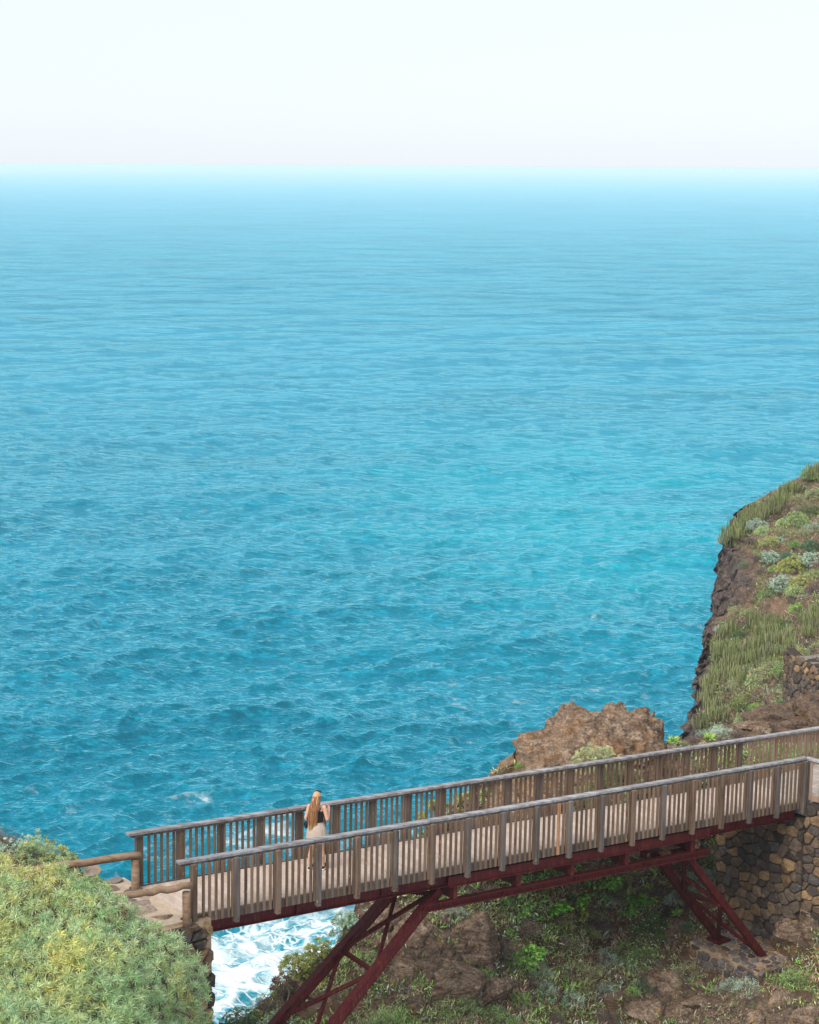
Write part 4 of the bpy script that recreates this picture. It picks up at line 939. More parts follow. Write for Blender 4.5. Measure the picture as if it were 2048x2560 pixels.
# ---- headland: bushes  (x, y, r in the zoomed view, kind, palette, label)
for x, y, r, kd, pl, lb in [
    (745, 492, 62, 'dome', 'silver', 'blue green spurge bush just under the crest cactus band'), (655, 545, 52, 'dome', 'spurge', 'low green spurge below the left end of the crest cactus band'),
    (800, 545, 52, 'dome', 'spurge', 'rounded pale spurge in the row below the crest cactus'), (690, 610, 48, 'twiggy', 'dry', 'dry brown twiggy bush above the dark cliff face'),
    (850, 622, 52, 'dome', 'yellow', 'yellow green spurge dome above the bare earth scar'), (925, 612, 42, 'dome', 'silver', 'small silvery spurge at the top of the bare earth scar'),
    (955, 495, 56, 'dome', 'spurge', 'pale spurge in the middle of the upper headland slope'), (1062, 462, 72, 'dome', 'spurge', 'large pale spurge high on the headland beside dark bushes'),
    (1150, 385, 74, 'fine', 'dark', 'large dark green bush high on the headland'), (1190, 520, 60, 'silver', 'silver', 'feathery grey bush at the upper edge of the bare earth scar'),
    (1040, 650, 46, 'dome', 'green', 'mid green spurge standing on the bare earth scar'), (1165, 655, 56, 'dome', 'teal', 'dark bluish bush on the lower side of the bare earth scar'),
    (980, 735, 44, 'dome', 'teal', 'compact deep green bush under the bare earth scar'), (1160, 765, 72, 'dome', 'silver', 'broad silvery spurge dome near the right border, mid slope'),
    (850, 745, 62, 'dome', 'silver', 'silvery spurge on the shoulder above the cliff hollow'), (1010, 805, 84, 'dome', 'yellow', 'largest yellow green spurge dome on the mid slope'),
    (960, 955, 88, 'dome', 'silver', 'largest silver spurge dome on the headland'), (1100, 935, 80, 'dome', 'yellow', 'yellow spurge dome to the right of the largest silver one'),
    (1040, 1010, 60, 'dome', 'spurge', 'pale green spurge right below the largest silver dome'), (885, 845, 44, 'fine', 'bright', 'bright green bush beside the cliff hollow'),
    (740, 745, 50, 'twiggy', 'dry', 'dry bush at the brow of the dark cliff'), (655, 805, 44, 'fine', 'dark', 'dark bush on the face of the cliff brow'), (830, 1030, 66, 'fine', 'green', 'green bush at the foot of the cliff hollow'),
    (1190, 985, 72, 'twiggy', 'dry', 'brown twiggy bush at the right border above the cactus'), (600, 1165, 62, 'fine', 'olive', 'olive bush on the ledge under the dark cliff'), (690, 1180, 44, 'fine', 'green', 'small green bush on the ledge under the dark cliff'),
    (1030, 1065, 56, 'twiggy', 'olive', 'grey twiggy bush between silver spurge and lower cactus'), (1060, 1140, 60, 'fine', 'bright', 'fresh green bush above the terrace wall'), (642, 1335, 74, 'fine', 'dark', 'round dark green bush standing among the cactus field'),
    (925, 1465, 54, 'silver', 'silver', 'silver bush inside the lower right of the cactus field'), (470, 1300, 44, 'silver', 'silver', 'small silver bush at the cliff edge above the cactus field'), (435, 1385, 36, 'fine', 'yellow', 'yellowish tuft at the cliff edge beside the cactus field'),
    (800, 1645, 84, 'dome', 'pale', 'pale spurge below the cactus field'), (745, 1705, 54, 'dome', 'spurge', 'small spurge under the pale one below the cactus field'), (965, 1615, 84, 'fine', 'green', 'large green bush left of the dry-stone terrace wall'),
    (870, 1585, 74, 'fine', 'olive', 'olive bush between cactus field and terrace wall'), (620, 1730, 74, 'fine', 'olive', 'wide olive bush under the cactus field'), (690, 1835, 74, 'fine', 'yellow', 'yellow green bush left of the lava boulders'),
    (740, 1905, 44, 'fine', 'bright', 'bright green upright plant against the lava boulders'), (620, 1885, 56, 'fine', 'green', 'dark green bush below the yellow green one'), (455, 2090, 64, 'silver', 'silver', 'silver bush just above the far railing'),
    (345, 2105, 46, 'silver', 'silver', 'smaller silver bush by the sea cliff foot above the far railing'), (570, 2095, 60, 'twiggy', 'orange', 'rusty twiggy bush above the far railing'), (1212, 1430, 40, 'dome', 'pale', 'pale yellow spurge on top of the terrace wall'),
    (1075, 1930, 46, 'dome', 'yellow', 'yellow green plant growing among the lava boulders'), (1020, 1380, 50, 'fine', 'green', 'green bush at the right end of the cactus field'), (1150, 110, 56, 'dome', 'spurge', 'pale spurge at the very top of the headland'),
    (1190, 260, 56, 'dome', 'spurge', 'spurge near the top right corner of the headland'), (1110, 200, 50, 'twiggy', 'dry', 'dry bush just below the top of the headland'), (1050, 300, 52, 'fine', 'olive', 'olive bush right of the crest cactus band'),
    (905, 400, 58, 'twiggy', 'dry', 'brown twigs under the middle of the crest cactus band'), (985, 350, 54, 'twiggy', 'olive', 'grey twigs under the right end of the crest cactus band'), (960, 1255, 56, 'fine', 'green', 'green bush at the top right of the cactus field'),
    (1090, 560, 44, 'fine', 'olive', 'olive bush on the edge of the bare scar'), (780, 850, 50, 'twiggy', 'dry', 'faded twiggy bush inside the cliff hollow'), (1190, 880, 60, 'fine', 'green', 'green bush right of the yellow spurge dome'), (560, 640, 44, 'twiggy', 'dry', 'dry bush on the dark cliff corner'),
    (1120, 1420, 60, 'twiggy', 'olive', 'grey bush above the terrace wall'), (1090, 1470, 50, 'fine', 'yellow', 'yellowish grass clump at the left foot of the terrace wall')]:
    px, py = c5(x, y); place(kd, pl, px, py, r/3.08*1.28, lb, which=(HL,))
# ---- hillside under the bridge
for x, y, r, kd, pl, lb, nm in [
    (940, 960, 110, 'broad', 'bright', 'largest patch of broad bright leaves below the middle of the bridge', 'leafy_plant'), (800, 1030, 84, 'broad', 'bright', 'broad-leaved patch joined to the left of the largest one', 'leafy_plant'), (1180, 845, 92, 'broad', 'bright', 'broad bright leaves right under the lower girder', 'leafy_plant'),
    (1400, 960, 90, 'broad', 'bright', 'broad-leaved patch left of the far right-hand leg', 'leafy_plant'), (570, 1065, 60, 'broad', 'bright', 'small broad-leaved plant beside the dark gully', 'leafy_plant'), (1340, 1075, 50, 'broad', 'bright', 'few broad leaves above the white flowers', 'leafy_plant'),
    (680, 790, 74, 'broad', 'green', 'green leaves close under the lower girder, left part', 'leafy_plant'), (620, 1370, 90, 'broad', 'bright', 'broad-leaved plant in the middle of the slope', 'leafy_plant'), (980, 1090, 62, 'broad', 'yellow', 'yellowing broad leaves at the lower edge of the big patch', 'leafy_plant'),
    (530, 1450, 104, 'fine', 'green', 'green bush below the middle broad-leaved plant', 'shrub'), (290, 1540, 90, 'fine', 'green', 'green bush right of the big tilted boulder', 'shrub'), (1450, 1400, 120, 'daisy', 'green', 'large green bush with most of the white daisies', 'daisy_bush'), (1300, 1365, 90, 'daisy', 'green', 'bush with white daisies, left of the large one', 'daisy_bush'),
    (1510, 1200, 130, 'daisy', 'green', 'tall daisy bush left of the right-hand legs', 'daisy_bush'), (1385, 1660, 46, 'fine', 'bright', 'bright green plant hanging in the rock cleft', 'shrub'), (560, 1705, 70, 'fine', 'bright', 'fresh green bush in the lower slope', 'shrub'), (140, 1760, 116, 'fine', 'green', 'green bush low at the foot of the big boulder', 'shrub'),
    (390, 1850, 116, 'fine', 'green', 'wide green bush at the bottom border, centre', 'shrub'), (1010, 1500, 116, 'fine', 'olive', 'olive green bush in the middle of the slope', 'shrub'), (1060, 1235, 84, 'fine', 'olive', 'grey green bush above the olive one', 'shrub'), (850, 1300, 110, 'twiggy', 'olive', 'grey purple twiggy bush in mid slope', 'shrub'),
    (440, 1010, 88, 'fine', 'dark', 'dark green bush in the gully under the bridge', 'shrub'), (700, 890, 66, 'fine', 'green', 'green bush behind the broad leaves', 'shrub'), (1210, 1010, 62, 'silver', 'silver', 'grey mound right of the broad leaves', 'shrub'), (1110, 1100, 66, 'fine', 'olive', 'small grey bush right of the yellowing leaves', 'shrub'),
    (290, 930, 124, 'twiggy', 'dry', 'tangle of dry grey twigs beside the left leg head', 'dry_bush'), (180, 900, 80, 'twiggy', 'dry', 'dry twigs directly under the left leg head', 'dry_bush'), (600, 1190, 124, 'twiggy', 'dry', 'dead brown bush in mid slope', 'dry_bush'), (450, 1340, 110, 'twiggy', 'dry', 'dead bush at the upper edge of the big boulder', 'dry_bush'),
    (1150, 1170, 104, 'twiggy', 'dry', 'dry bush between the broad leaves and the daisies', 'dry_bush'), (1260, 950, 90, 'twiggy', 'dry', 'dry bush between two broad-leaved patches', 'dry_bush'), (1560, 930, 90, 'twiggy', 'dry', 'dry bush behind the far right-hand leg', 'dry_bush'), (1450, 1570, 74, 'twiggy', 'dry', 'dry bush below the daisies', 'dry_bush'),
    (1210, 1850, 116, 'twiggy', 'dry', 'dry bush at the bottom border, right of centre', 'dry_bush'), (230, 1620, 72, 'twiggy', 'dry', 'curled dry bush on the low dark rock', 'dry_bush'), (640, 1580, 70, 'twiggy', 'olive', 'thin grey bush in the lower slope', 'dry_bush'), (820, 1830, 90, 'twiggy', 'dry', 'brown bush at the bottom border under the silver one', 'dry_bush'),
    (100, 1090, 72, 'silver', 'silver', 'silver bush on top of the big boulder', 'silver_bush'), (172, 1455, 46, 'silver', 'pale', 'small pale bush on the face of the big boulder', 'silver_bush'), (720, 1520, 74, 'silver', 'silver', 'silver bush below the olive slope', 'silver_bush'), (760, 1630, 60, 'silver', 'silver', 'silver bush directly under the previous, over bare soil', 'silver_bush'),
    (930, 1705, 86, 'silver', 'silver', 'large silver bush low in the slope', 'silver_bush'), (1175, 1645, 62, 'silver', 'silver', 'silver bush left of the rock cleft', 'silver_bush'), (1185, 1425, 86, 'silver', 'silver', 'silver mound left of the daisies', 'silver_bush'), (1690, 1000, 60, 'silver', 'silver', 'silver bush crossed by the right-hand legs', 'silver_bush'),
    (1000, 1615, 50, 'dome', 'yellow', 'yellow flowering succulent above the large silver bush', 'succulent'), (1380, 1615, 34, 'agave', 'spurge', 'single rosette at the top of the rock cleft', 'succulent'), (290, 1150, 80, 'fine', 'olive', 'olive tufts on the shoulder of the big boulder', 'shrub'), (60, 1500, 30, 'fine', 'bright', 'tiny green tuft on the boulder', 'shrub'),
    (850, 1180, 70, 'fine', 'yellow', 'yellow green bush under the broad leaves', 'shrub'), (1290, 790, 74, 'fine', 'olive', 'grey grass bush under the lower girder', 'shrub'), (1420, 740, 80, 'fine', 'olive', 'grassy bush under the right part of the lower girder', 'shrub'), (500, 830, 60, 'fine', 'olive', 'grassy bush under the left part of the lower girder', 'shrub')]:
    px, py = c3(x, y); lb = lb.replace('directly under the previous, over bare soil', 'on bare soil below another silver bush')
    place(kd, pl, px, py, r/2.875*1.28, lb, nm, nm.replace('_', ' '), which=(HI,), flat=.9)
for x, y, r, kd, pl, lb, nm in [
    (430, 905, 64, 'silver', 'silver', 'silver bush between the leg head and the tall wall', 'silver_bush'), (480, 970, 60, 'fine', 'green', 'green bush against the edge of the tall wall', 'shrub'), (445, 1090, 72, 'silver', 'silver', 'silver bush seen between the right-hand legs', 'silver_bush'), (420, 1180, 50, 'silver', 'silver', 'lowest silver bush between the right-hand legs', 'silver_bush'),
    (272, 1365, 52, 'agave', 'bright', 'bright green strap-leaved plant left of the right-hand legs', 'succulent'), (250, 1245, 54, 'silver', 'silver', 'silver bush just above the strap-leaved plant', 'silver_bush'), (330, 1785, 104, 'daisy', 'olive', 'olive bush with white daisies left of the footing', 'daisy_bush'), (90, 1440, 120, 'daisy', 'green', 'daisy bush left of the strap-leaved plant', 'daisy_bush'),
    (50, 1670, 80, 'fine', 'green', 'green bush above the rounded boulders', 'shrub'), (640, 1890, 84, 'silver', 'silver', 'silver bush in front of the footing', 'silver_bush'), (760, 1880, 80, 'daisy', 'silver', 'grey bush with few daisies in front of the footing', 'daisy_bush'), (1090, 1830, 116, 'fine', 'green', 'round olive green bush at the lower right, right of the footing', 'shrub'),
    (1190, 1850, 70, 'fine', 'olive', 'smaller bush grown into the round one at the lower right', 'shrub'), (1125, 1300, 44, 'broad', 'bright', 'small leafy plant at the foot of the tall wall', 'leafy_plant'), (1150, 1450, 74, 'twiggy', 'orange', 'rusty dry bush on the rock at the right border', 'dry_bush'), (1180, 1570, 66, 'twiggy', 'orange', 'rusty dry bush below the other at the right border', 'dry_bush'),
    (340, 1465, 50, 'fine', 'teal', 'small bluish plant behind the far foot plate', 'shrub'), (30, 1880, 70, 'fine', 'teal', 'bluish green bush on the lowest boulders', 'shrub'), (1240, 1430, 50, 'twiggy', 'dry', 'dry bush against the wall at the right border', 'dry_bush'), (560, 1240, 44, 'twiggy', 'orange', 'rusty tuft between legs and wall', 'dry_bush')]:
    px, py = c4(x, y); place(kd, pl, px, py, r/2.837*1.2, lb, nm, nm.replace('_', ' '), which=(HI,), flat=.9)
# behind the far railing, right half
for px, py, r, kd, pl, lb, nm in [
    (1905, 1888, 30, 'fine', 'bright', 'leafy green bush behind the start of the broad-slat railing', 'shrub'), (1935, 1878, 30, 'fine', 'green', 'second green bush behind the broad-slat railing', 'shrub'), (1970, 1885, 32, 'broad', 'bright', 'broad green leaves behind the broad-slat railing', 'leafy_plant'),
    (2015, 1875, 34, 'fine', 'bright', 'green bush near the right border behind the railing', 'shrub'), (1848, 1922, 30, 'fine', 'green', 'green bush behind the last bays of the far railing', 'shrub'), (1820, 1905, 26, 'fine', 'olive', 'olive bush behind the last bays of the far railing', 'shrub'), (1900, 1918, 30, 'broad', 'green', 'green leaves low behind the broad-slat railing', 'leafy_plant'), (1955, 1915, 30, 'fine', 'green', 'dense green bush low behind the broad-slat railing', 'shrub'),
    (2040, 1905, 30, 'fine', 'green', 'dense green bush at the right border behind the railing', 'shrub'), (1808, 1832, 26, 'silver', 'silver', 'silver bush on the ground above the far railing', 'silver_bush'), (1776, 1843, 20, 'agave', 'bright', 'green rosette on the ground above the far railing', 'succulent'), (1686, 1850, 20, 'agave', 'bright', 'bright green rosette between the outcrop and the sea cliff', 'succulent'),
    (1842, 1832, 22, 'twiggy', 'orange', 'rusty twigs beside the silver bush above the far railing', 'dry_bush'), (1735, 1850, 20, 'twiggy', 'dry', 'dry tuft above the far railing near the sea cliff', 'dry_bush'), (1257, 1935, 26, 'twiggy', 'yellow', 'yellowish twiggy bush at the left foot of the outcrop', 'shrub'), (1300, 1915, 14, 'fine', 'bright', 'tiny green tuft at the left foot of the outcrop', 'shrub'),
    (830, 2335, 42, 'fine', 'green', 'dark green bush standing over the surf left of the legs', 'shrub'), (872, 2300, 26, 'dome', 'silver', 'bluish spurge above the surf beside the far leg', 'shrub'), (886, 2262, 24, 'agave', 'spurge', 'candelabra succulent on the rock edge right under the deck', 'succulent'), (905, 2330, 34, 'fine', 'olive', 'olive bush between the left legs', 'shrub'), (925, 2400, 34, 'dome', 'spurge', 'spurge growing between the left legs', 'shrub'),
    (985, 2300, 30, 'twiggy', 'orange', 'orange lichen-coloured tuft right of the left legs', 'dry_bush'), (770, 2440, 40, 'dome', 'yellow', 'yellow green spurge left of the far leg, halfway down', 'shrub'), (720, 2470, 44, 'twiggy', 'yellow', 'thin bush over the surf with few leaves', 'shrub'), (800, 2400, 40, 'dome', 'yellow', 'open spurge crown over the surf beside the far leg', 'shrub'), (668, 2510, 44, 'twiggy', 'dry', 'brown dry bush over the surf near the bottom border', 'dry_bush'),
    (560, 2520, 54, 'dome', 'teal', 'deep bluish green bush right of the abutment at the bottom border', 'shrub'), (600, 2545, 40, 'dome', 'teal', 'smaller bluish green bush at the bottom border', 'shrub'), (690, 2555, 44, 'silver', 'silver', 'silver bush at the bottom border left of the legs', 'silver_bush'), (1080, 2240, 26, 'fine', 'bright', 'fresh green tuft right under the left leg head', 'shrub'), (880, 2470, 30, 'fine', 'olive', 'olive bush between the left legs, lower', 'shrub')]:
    place(kd, pl, px, py, r*1.05, lb, nm, nm.replace('_', ' '), which=(HI, OC))
for px, py, r, lb in [(925, 2560, 34, 'clump of reeds between the two left legs at the bottom border'), (975, 2548, 38, 'tallest clump of reeds at the bottom border'), (1020, 2575, 34, 'clump of reeds right of the tallest at the bottom border'), (860, 2590, 30, 'low reeds behind the near left leg'), (1075, 2590, 26, 'outermost reeds at the foot of the big boulder')]:
    place('reed', 'spurge', px, py, r, lb, 'reed_clump', 'reeds', which=(HI,), k=1.)
# pale spurges behind the far railing, in front of the outcrop
for px, py, Y, r, lb in [(1492, 1915, 43.3, .44, 'large pale spurge in front of the outcrop, rising above the far railing'), (1525, 1965, 43.3, .40, 'pale spurge behind the slats below the outcrop'), (1560, 1925, 43.6, .33, 'small pale spurge right of the large one at the outcrop'), (1455, 1985, 43.0, .33, 'pale spurge behind the slats, left of the others')]:
    plant('dome', 'pale', at1(px, py, Y-.15)-Z0*(.05 if px == 1492 else .3), r*1.25, lb, 'spurge_bush', 'shrub', flat=1.15)
# open-branched spurges standing against the sea
def branchy(px, py, Y, R, pal, label, seed, lean=0, n=16):
    rng = np.random.default_rng(seed); base = at1(px, py, Y); root = empty('spurge_tree', tuple(base), label, 'shrub'); st, fo = MB(), MB(); tips = []
    def grow(p, d, L, r, lev):
        t = np.linspace(0, 1, 4)[:, None]; q = p+d*L*t+rng.normal(0, L*.05, (4, 3))*t; st.tube(q, np.linspace(r, r*.7, 4), 5, (.17, .13, .11), cap=False)
        if lev == 0: tips.append((q[-1], d)); return
        for k in range(rng.integers(2, 4)):
            grow(q[-1], unit(d+rng.normal(0, .55, 3)+[lean*.2, 0, .15]), L*rng.uniform(.6, .85), r*.65, lev-1)
    for k in range(4): grow(base, unit(np.array([rng.normal(lean, .5), rng.normal(0, .4), 1.])), R*.42, R*.035, 3)
    P = np.array([t[0] for t in tips]); d = np.array([t[1] for t in tips]); P = np.repeat(P, 2, 0)+rng.normal(0, R*.04, (len(P)*2, 3)); d = np.repeat(d, 2, 0)
    rosettes(fo, P, d, R*.12, 11, .24, pickc(rng, len(P), PAL[pal]), rng)
    part(st, 'branches', M['twig'], root); part(fo, 'foliage', M['leaf'], root)
branchy(1100, 2075, 41.6, .60, 'yellow', 'open-branched spurge seen through the far railing against the sea', 5)
branchy(1180, 2045, 42.6, .50, 'yellow', 'second open spurge with bare branches behind the far railing', 6, -.2)
branchy(792, 2462, 40.4, .85, 'yellow', 'open spurge with grey forked branches over the surf', 8, -.35)
branchy(712, 2520, 39.6, .62, 'dry', 'nearly leafless shrub over the surf', 9, -.2)
branchy(880, 2345, 41.5, .55, 'silver', 'forked spurge leaning over the surf under the deck', 10, -.4)
# ---- rocks
for px, py, r, sd, lb, sq, mt in [
    (1942, 1746, .55, 3, 'flat rusty lava boulder, topmost left of the pile above the railing', (1.3, 1, .62), 'lava'), (1928, 1785, .62, 4, 'big dark lava boulder at the lower left of the pile', (1.25, 1, .75), 'lava'), (1974, 1776, .36, 5, 'dark boulder in the middle of the lava pile', (1, 1, .9), 'lava'),
    (2011, 1756, .50, 6, 'square dark boulder right of the middle of the lava pile', (1.1, 1, .85), 'lava'), (2022, 1782, .40, 7, 'rusty boulder low in the lava pile', (1, 1, .9), 'lava'), (2044, 1800, .42, 8, 'light brown boulder at the right border above the railing', (1, 1, 1), 'lava'), (1878, 1808, .44, 9, 'flat pale slab left of the lava pile', (1.4, 1, .35), 'rock'),
    (2044, 1748, .42, 10, 'boulder of the lava pile at the right border', (1, 1, .8), 'lava'), (1985, 1742, .28, 11, 'small grey stone on top of the lava pile', (1.1, 1, .7), 'rock'), (1990, 1808, .44, 12, 'brown boulder at the bottom of the lava pile', (1.3, 1, .6), 'lava'), (1955, 1818, .34, 13, 'low boulder just above the far railing', (1.4, 1, .6), 'lava'), (1905, 1825, .3, 15, 'slab resting just above the far railing', (1.6, 1, .5), 'rock')]:
    boulder(px, py+r*14, r*1.0, sd, lb, sq, mat=mt, which=(HL, HI), sink=.1)
for px, py, r, sd, lb, sq in [
    (1170, 2345, .95, 21, 'big tilted brown boulder behind the left legs', (1.15, 1, .9)), (1040, 2330, .70, 22, 'rusty boulder between the left legs and the big tilted one', (1, 1, .9)), (1120, 2440, .85, 23, 'rounded brown boulder under the big tilted one', (1.3, 1, .75)), (1215, 2470, .60, 24, 'dark smooth rock beside the low dry bush', (1.3, 1, .6)),
    (1018, 2425, .55, 25, 'narrow boulder behind the near left leg', (.9, 1, 1.1)), (1265, 2452, .24, 26, 'small grey stone in the lower slope', (1.2, 1, .7)), (1530, 2500, .32, 27, 'small brown stone left of the cleft', (1, 1, .8)), (1668, 2455, .75, 28, 'large rounded boulder below the strap-leaved plant', (1.2, 1, .9)), (1622, 2520, .62, 29, 'rounded boulder at the bottom, right of the cleft', (1.3, 1, .8)),
    (1700, 2525, .55, 30, 'brown boulder at the bottom below the daisies', (1.3, 1, .7)), (1947, 2500, .38, 31, 'pointed grey boulder at the lower right', (1, 1, 1.1)), (1880, 2540, .60, 32, 'rough boulder at the bottom border, lower right', (1.4, 1, .6)), (2020, 2540, .55, 33, 'boulder in the bottom right corner', (1.1, 1, .8)), (1690, 2330, .55, 34, 'brown boulder left of the footing', (.9, 1, 1.2)),
    (1990, 2320, .60, 35, 'crumbling rock at the right border beside the footing', (1.1, 1, .9)), (2035, 2290, .5, 36, 'rock against the wall at the right border', (1, 1, .9)), (1385, 2480, .22, 37, 'small dark stone over bare soil', (1.2, 1, .6)), (1750, 2500, .34, 38, 'flat stone pile at the bottom, left of the pointed grey one', (1.6, 1, .5)), (960, 2300, .45, 39, 'lichen-spotted rock right under the deck', (1, 1, .9))]:
    boulder(px, py, r*.85, sd, lb, sq, mat='rock', which=(HI,), rockness=.75, sink=.35)
# dry-stone wall on the headland
def f_terrace(a, b):
    q0 = at1(1986, 1700, 76.0); q1 = at1(2110, 1700, 72.0); zt = at1(2000, 1652, 75.5)[2]; zb = at1(2000, 1752, 75.5)[2]
    wall_face(a, b, q0[:2], q1[:2], zt, zt+.3, zb-.6, .27, 61, gap=.012, thick=1.6, relief=.09)
    e = np.array([q1[0]-q0[0], q1[1]-q0[1], 0]); e /= np.linalg.norm(e); stones(a, np.array([q0[0], q0[1], zt]), e, np.array([-e[1], e[0], 0]), 2.2, 1.5, .5, 62, relief=.06, cols=[((.24, .22, .20), 1), ((.19, .175, .165), 1)])
    wall_face(a, b, (q0[0]-.1, q0[1]+1.6), q0[:2], zt, zt, zb-.6, .27, 63, thick=.4)
stone_thing('dry_stone_wall', at1(2010, 1740, 75), 'dry-stone terrace wall with a flat grey top at the right border of the headland', 'stone wall', f_terrace, 'joint')
# ---- the big shrub in the left foreground and its neighbours
def in_poly(px, py, poly):
    x, y = np.asarray(px), np.asarray(py); c = np.zeros(x.shape, bool); p = poly
    for i in range(len(p)):
        (x1, y1), (x2, y2) = p[i], p[i-1]; s = ((y1 > y) != (y2 > y)) & (x < (x2-x1)*(y-y1)/((y2-y1)+1e-9)+x1); c ^= s
    return c
def big_shrub():
    poly = [(-200, 2080), (-60, 2110), (0, 2125), (25, 2148), (60, 2170), (100, 2172), (150, 2160), (185, 2180), (215, 2205), (262, 2225), (300, 2248), (335, 2272), (365, 2290), (400, 2312), (430, 2330), (455, 2348), (480, 2385), (500, 2412), (516, 2452), (522, 2500), (528, 2560), (530, 2700), (-200, 2700)]
    Yf = tps([(0, 2130, 31), (150, 2165, 31), (215, 2205, 31.3), (300, 2248, 31.4), (365, 2290, 31.5), (455, 2348, 31.6), (516, 2452, 31.4), (528, 2560, 30.6), (530, 2700, 30), (0, 2560, 25.4), (250, 2560, 26.4), (400, 2460, 28.6), (400, 2600, 27.6), (250, 2350, 28.6), (0, 2350, 28.2), (0, 2700, 24), (300, 2700, 25), (-200, 2400, 27), (-200, 2100, 31)])
    rng = np.random.default_rng(77); fo, st = MB(), MB()
    for layer, sp, off in ((0, 17.5, 0.), (1, 19., .20), (2, 22., .42)):
        gx, gy = np.meshgrid(np.arange(-190, 535, sp), np.arange(2085, 2690, sp*.8)); gx = gx+(np.arange(gx.shape[0]) % 2)[:, None]*sp/2
        px = gx.ravel()+rng.uniform(-.42, .42, gx.size)*sp; py = gy.ravel()+rng.uniform(-.42, .42, gx.size)*sp; k = in_poly(px, py, poly); px, py = px[k], py[k]
        Y = Yf(px, py); P = at(px, py, Y); lum = fbm(P, .85, 3, 2); V = unit(P-CAM); P = P-V*(lum*.48)[:, None]+V*off+rng.normal(0, .035, P.shape)
        ax = unit(-V*.75+np.array([0, 0, .75])+rng.normal(0, .30, P.shape))
        dark = np.clip(.5-lum, 0, 1)
        q = fbm(P, .8, 3, 31)+.45*fbm(P, 3.0, 2, 32); yel = np.clip(.5-(px-60)/420, 0, 1)*.75+np.clip((2520-py)/500, 0, .35)
        t = np.clip((q*.9+yel-.50)*.9+rng.normal(0, .28, len(P)), 0, .85)[:, None]
        g = pickc(rng, len(P), [((.30, .40, .225), 4), ((.235, .34, .165), 3), ((.37, .45, .25), 2)], .15); yv = pickc(rng, len(P), [((.46, .44, .17), 3), ((.42, .44, .20), 3), ((.54, .45, .14), .7)], .12)
        rosettes(fo, P, ax, rng.uniform(.10, .145, len(P)), 24 if layer < 2 else 12, .105, np.minimum((g*(1-t)+yv*t)*1.5, .8), rng, .0)
        if layer == 0:
            s = rng.random(len(P)) < .13   # spent hanging flower heads
            leaves(fo, np.repeat(P[s]-Z0*.03, 5, 0)+rng.normal(0, .02, (s.sum()*5, 3)), rng.normal(0, .5, (s.sum()*5, 3))-[0, 0, .8], .075, .03, pickc(rng, s.sum()*5, [((.50, .34, .07), 1), ((.42, .36, .09), 1)]), rng)
    for i in range(520):
        px, py = rng.uniform(-150, 520), rng.uniform(2200, 2680)
        if not in_poly(px, py, poly): continue
        Y = float(Yf(np.array([px]), np.array([py]))[0]); p = at1(px, py, Y+.08); V = unit(p-CAM); q = p+V*rng.uniform(.6, 1.1)-Z0*rng.uniform(.25, .7)+rng.normal(0, .15, 3); t = np.linspace(0, 1, 5)[:, None]
        st.tube(q+(p-q)*t+rng.normal(0, .02, (5, 3)), [.020, .017, .014, .011, .008], 5, np.array([.16, .115, .09])*rng.uniform(.6, 1.3), cap=False)
    root = empty('euphorbia_shrub', tuple(at1(200, 2600, 28)), 'huge mound of pale yellow green spurge filling the lower left corner', 'shrub')
    part(fo, 'foliage', M['leaf'], root); part(st, 'branches', M['twig'], root)
big_shrub()
for px, py, Y, r, kd, pl, lb in [(100, 2150, 36.2, .66, 'dome', 'spurge', 'rounded bluish spurge beyond the left log fence'), (60, 2135, 36.6, .55, 'dome', 'silver', 'silvery spurge grown into the rounded one beyond the log fence'), (148, 2165, 36.0, .42, 'dome', 'spurge', 'smaller spurge at the seaward end beyond the log fence'),
                       (12, 2110, 37.0, .56, 'twiggy', 'dry', 'dark dry bush at the left border above the spurges'), (-45, 2100, 37.2, .7, 'twiggy', 'olive', 'grey dry bush cut by the left border'), (165, 2150, 36.3, .34, 'twiggy', 'dry', 'thin dry twigs at the seaward edge of the left spurges'),
                       (232, 2222, 33.2, .33, 'dome', 'spurge', 'small spurge beside the near log fence, at the edge of the paving')]:
    plant(kd, pl, at1(px, py, Y)-Z0*r*.35, r, lb, 'shrub', 'shrub', flat=1.1)
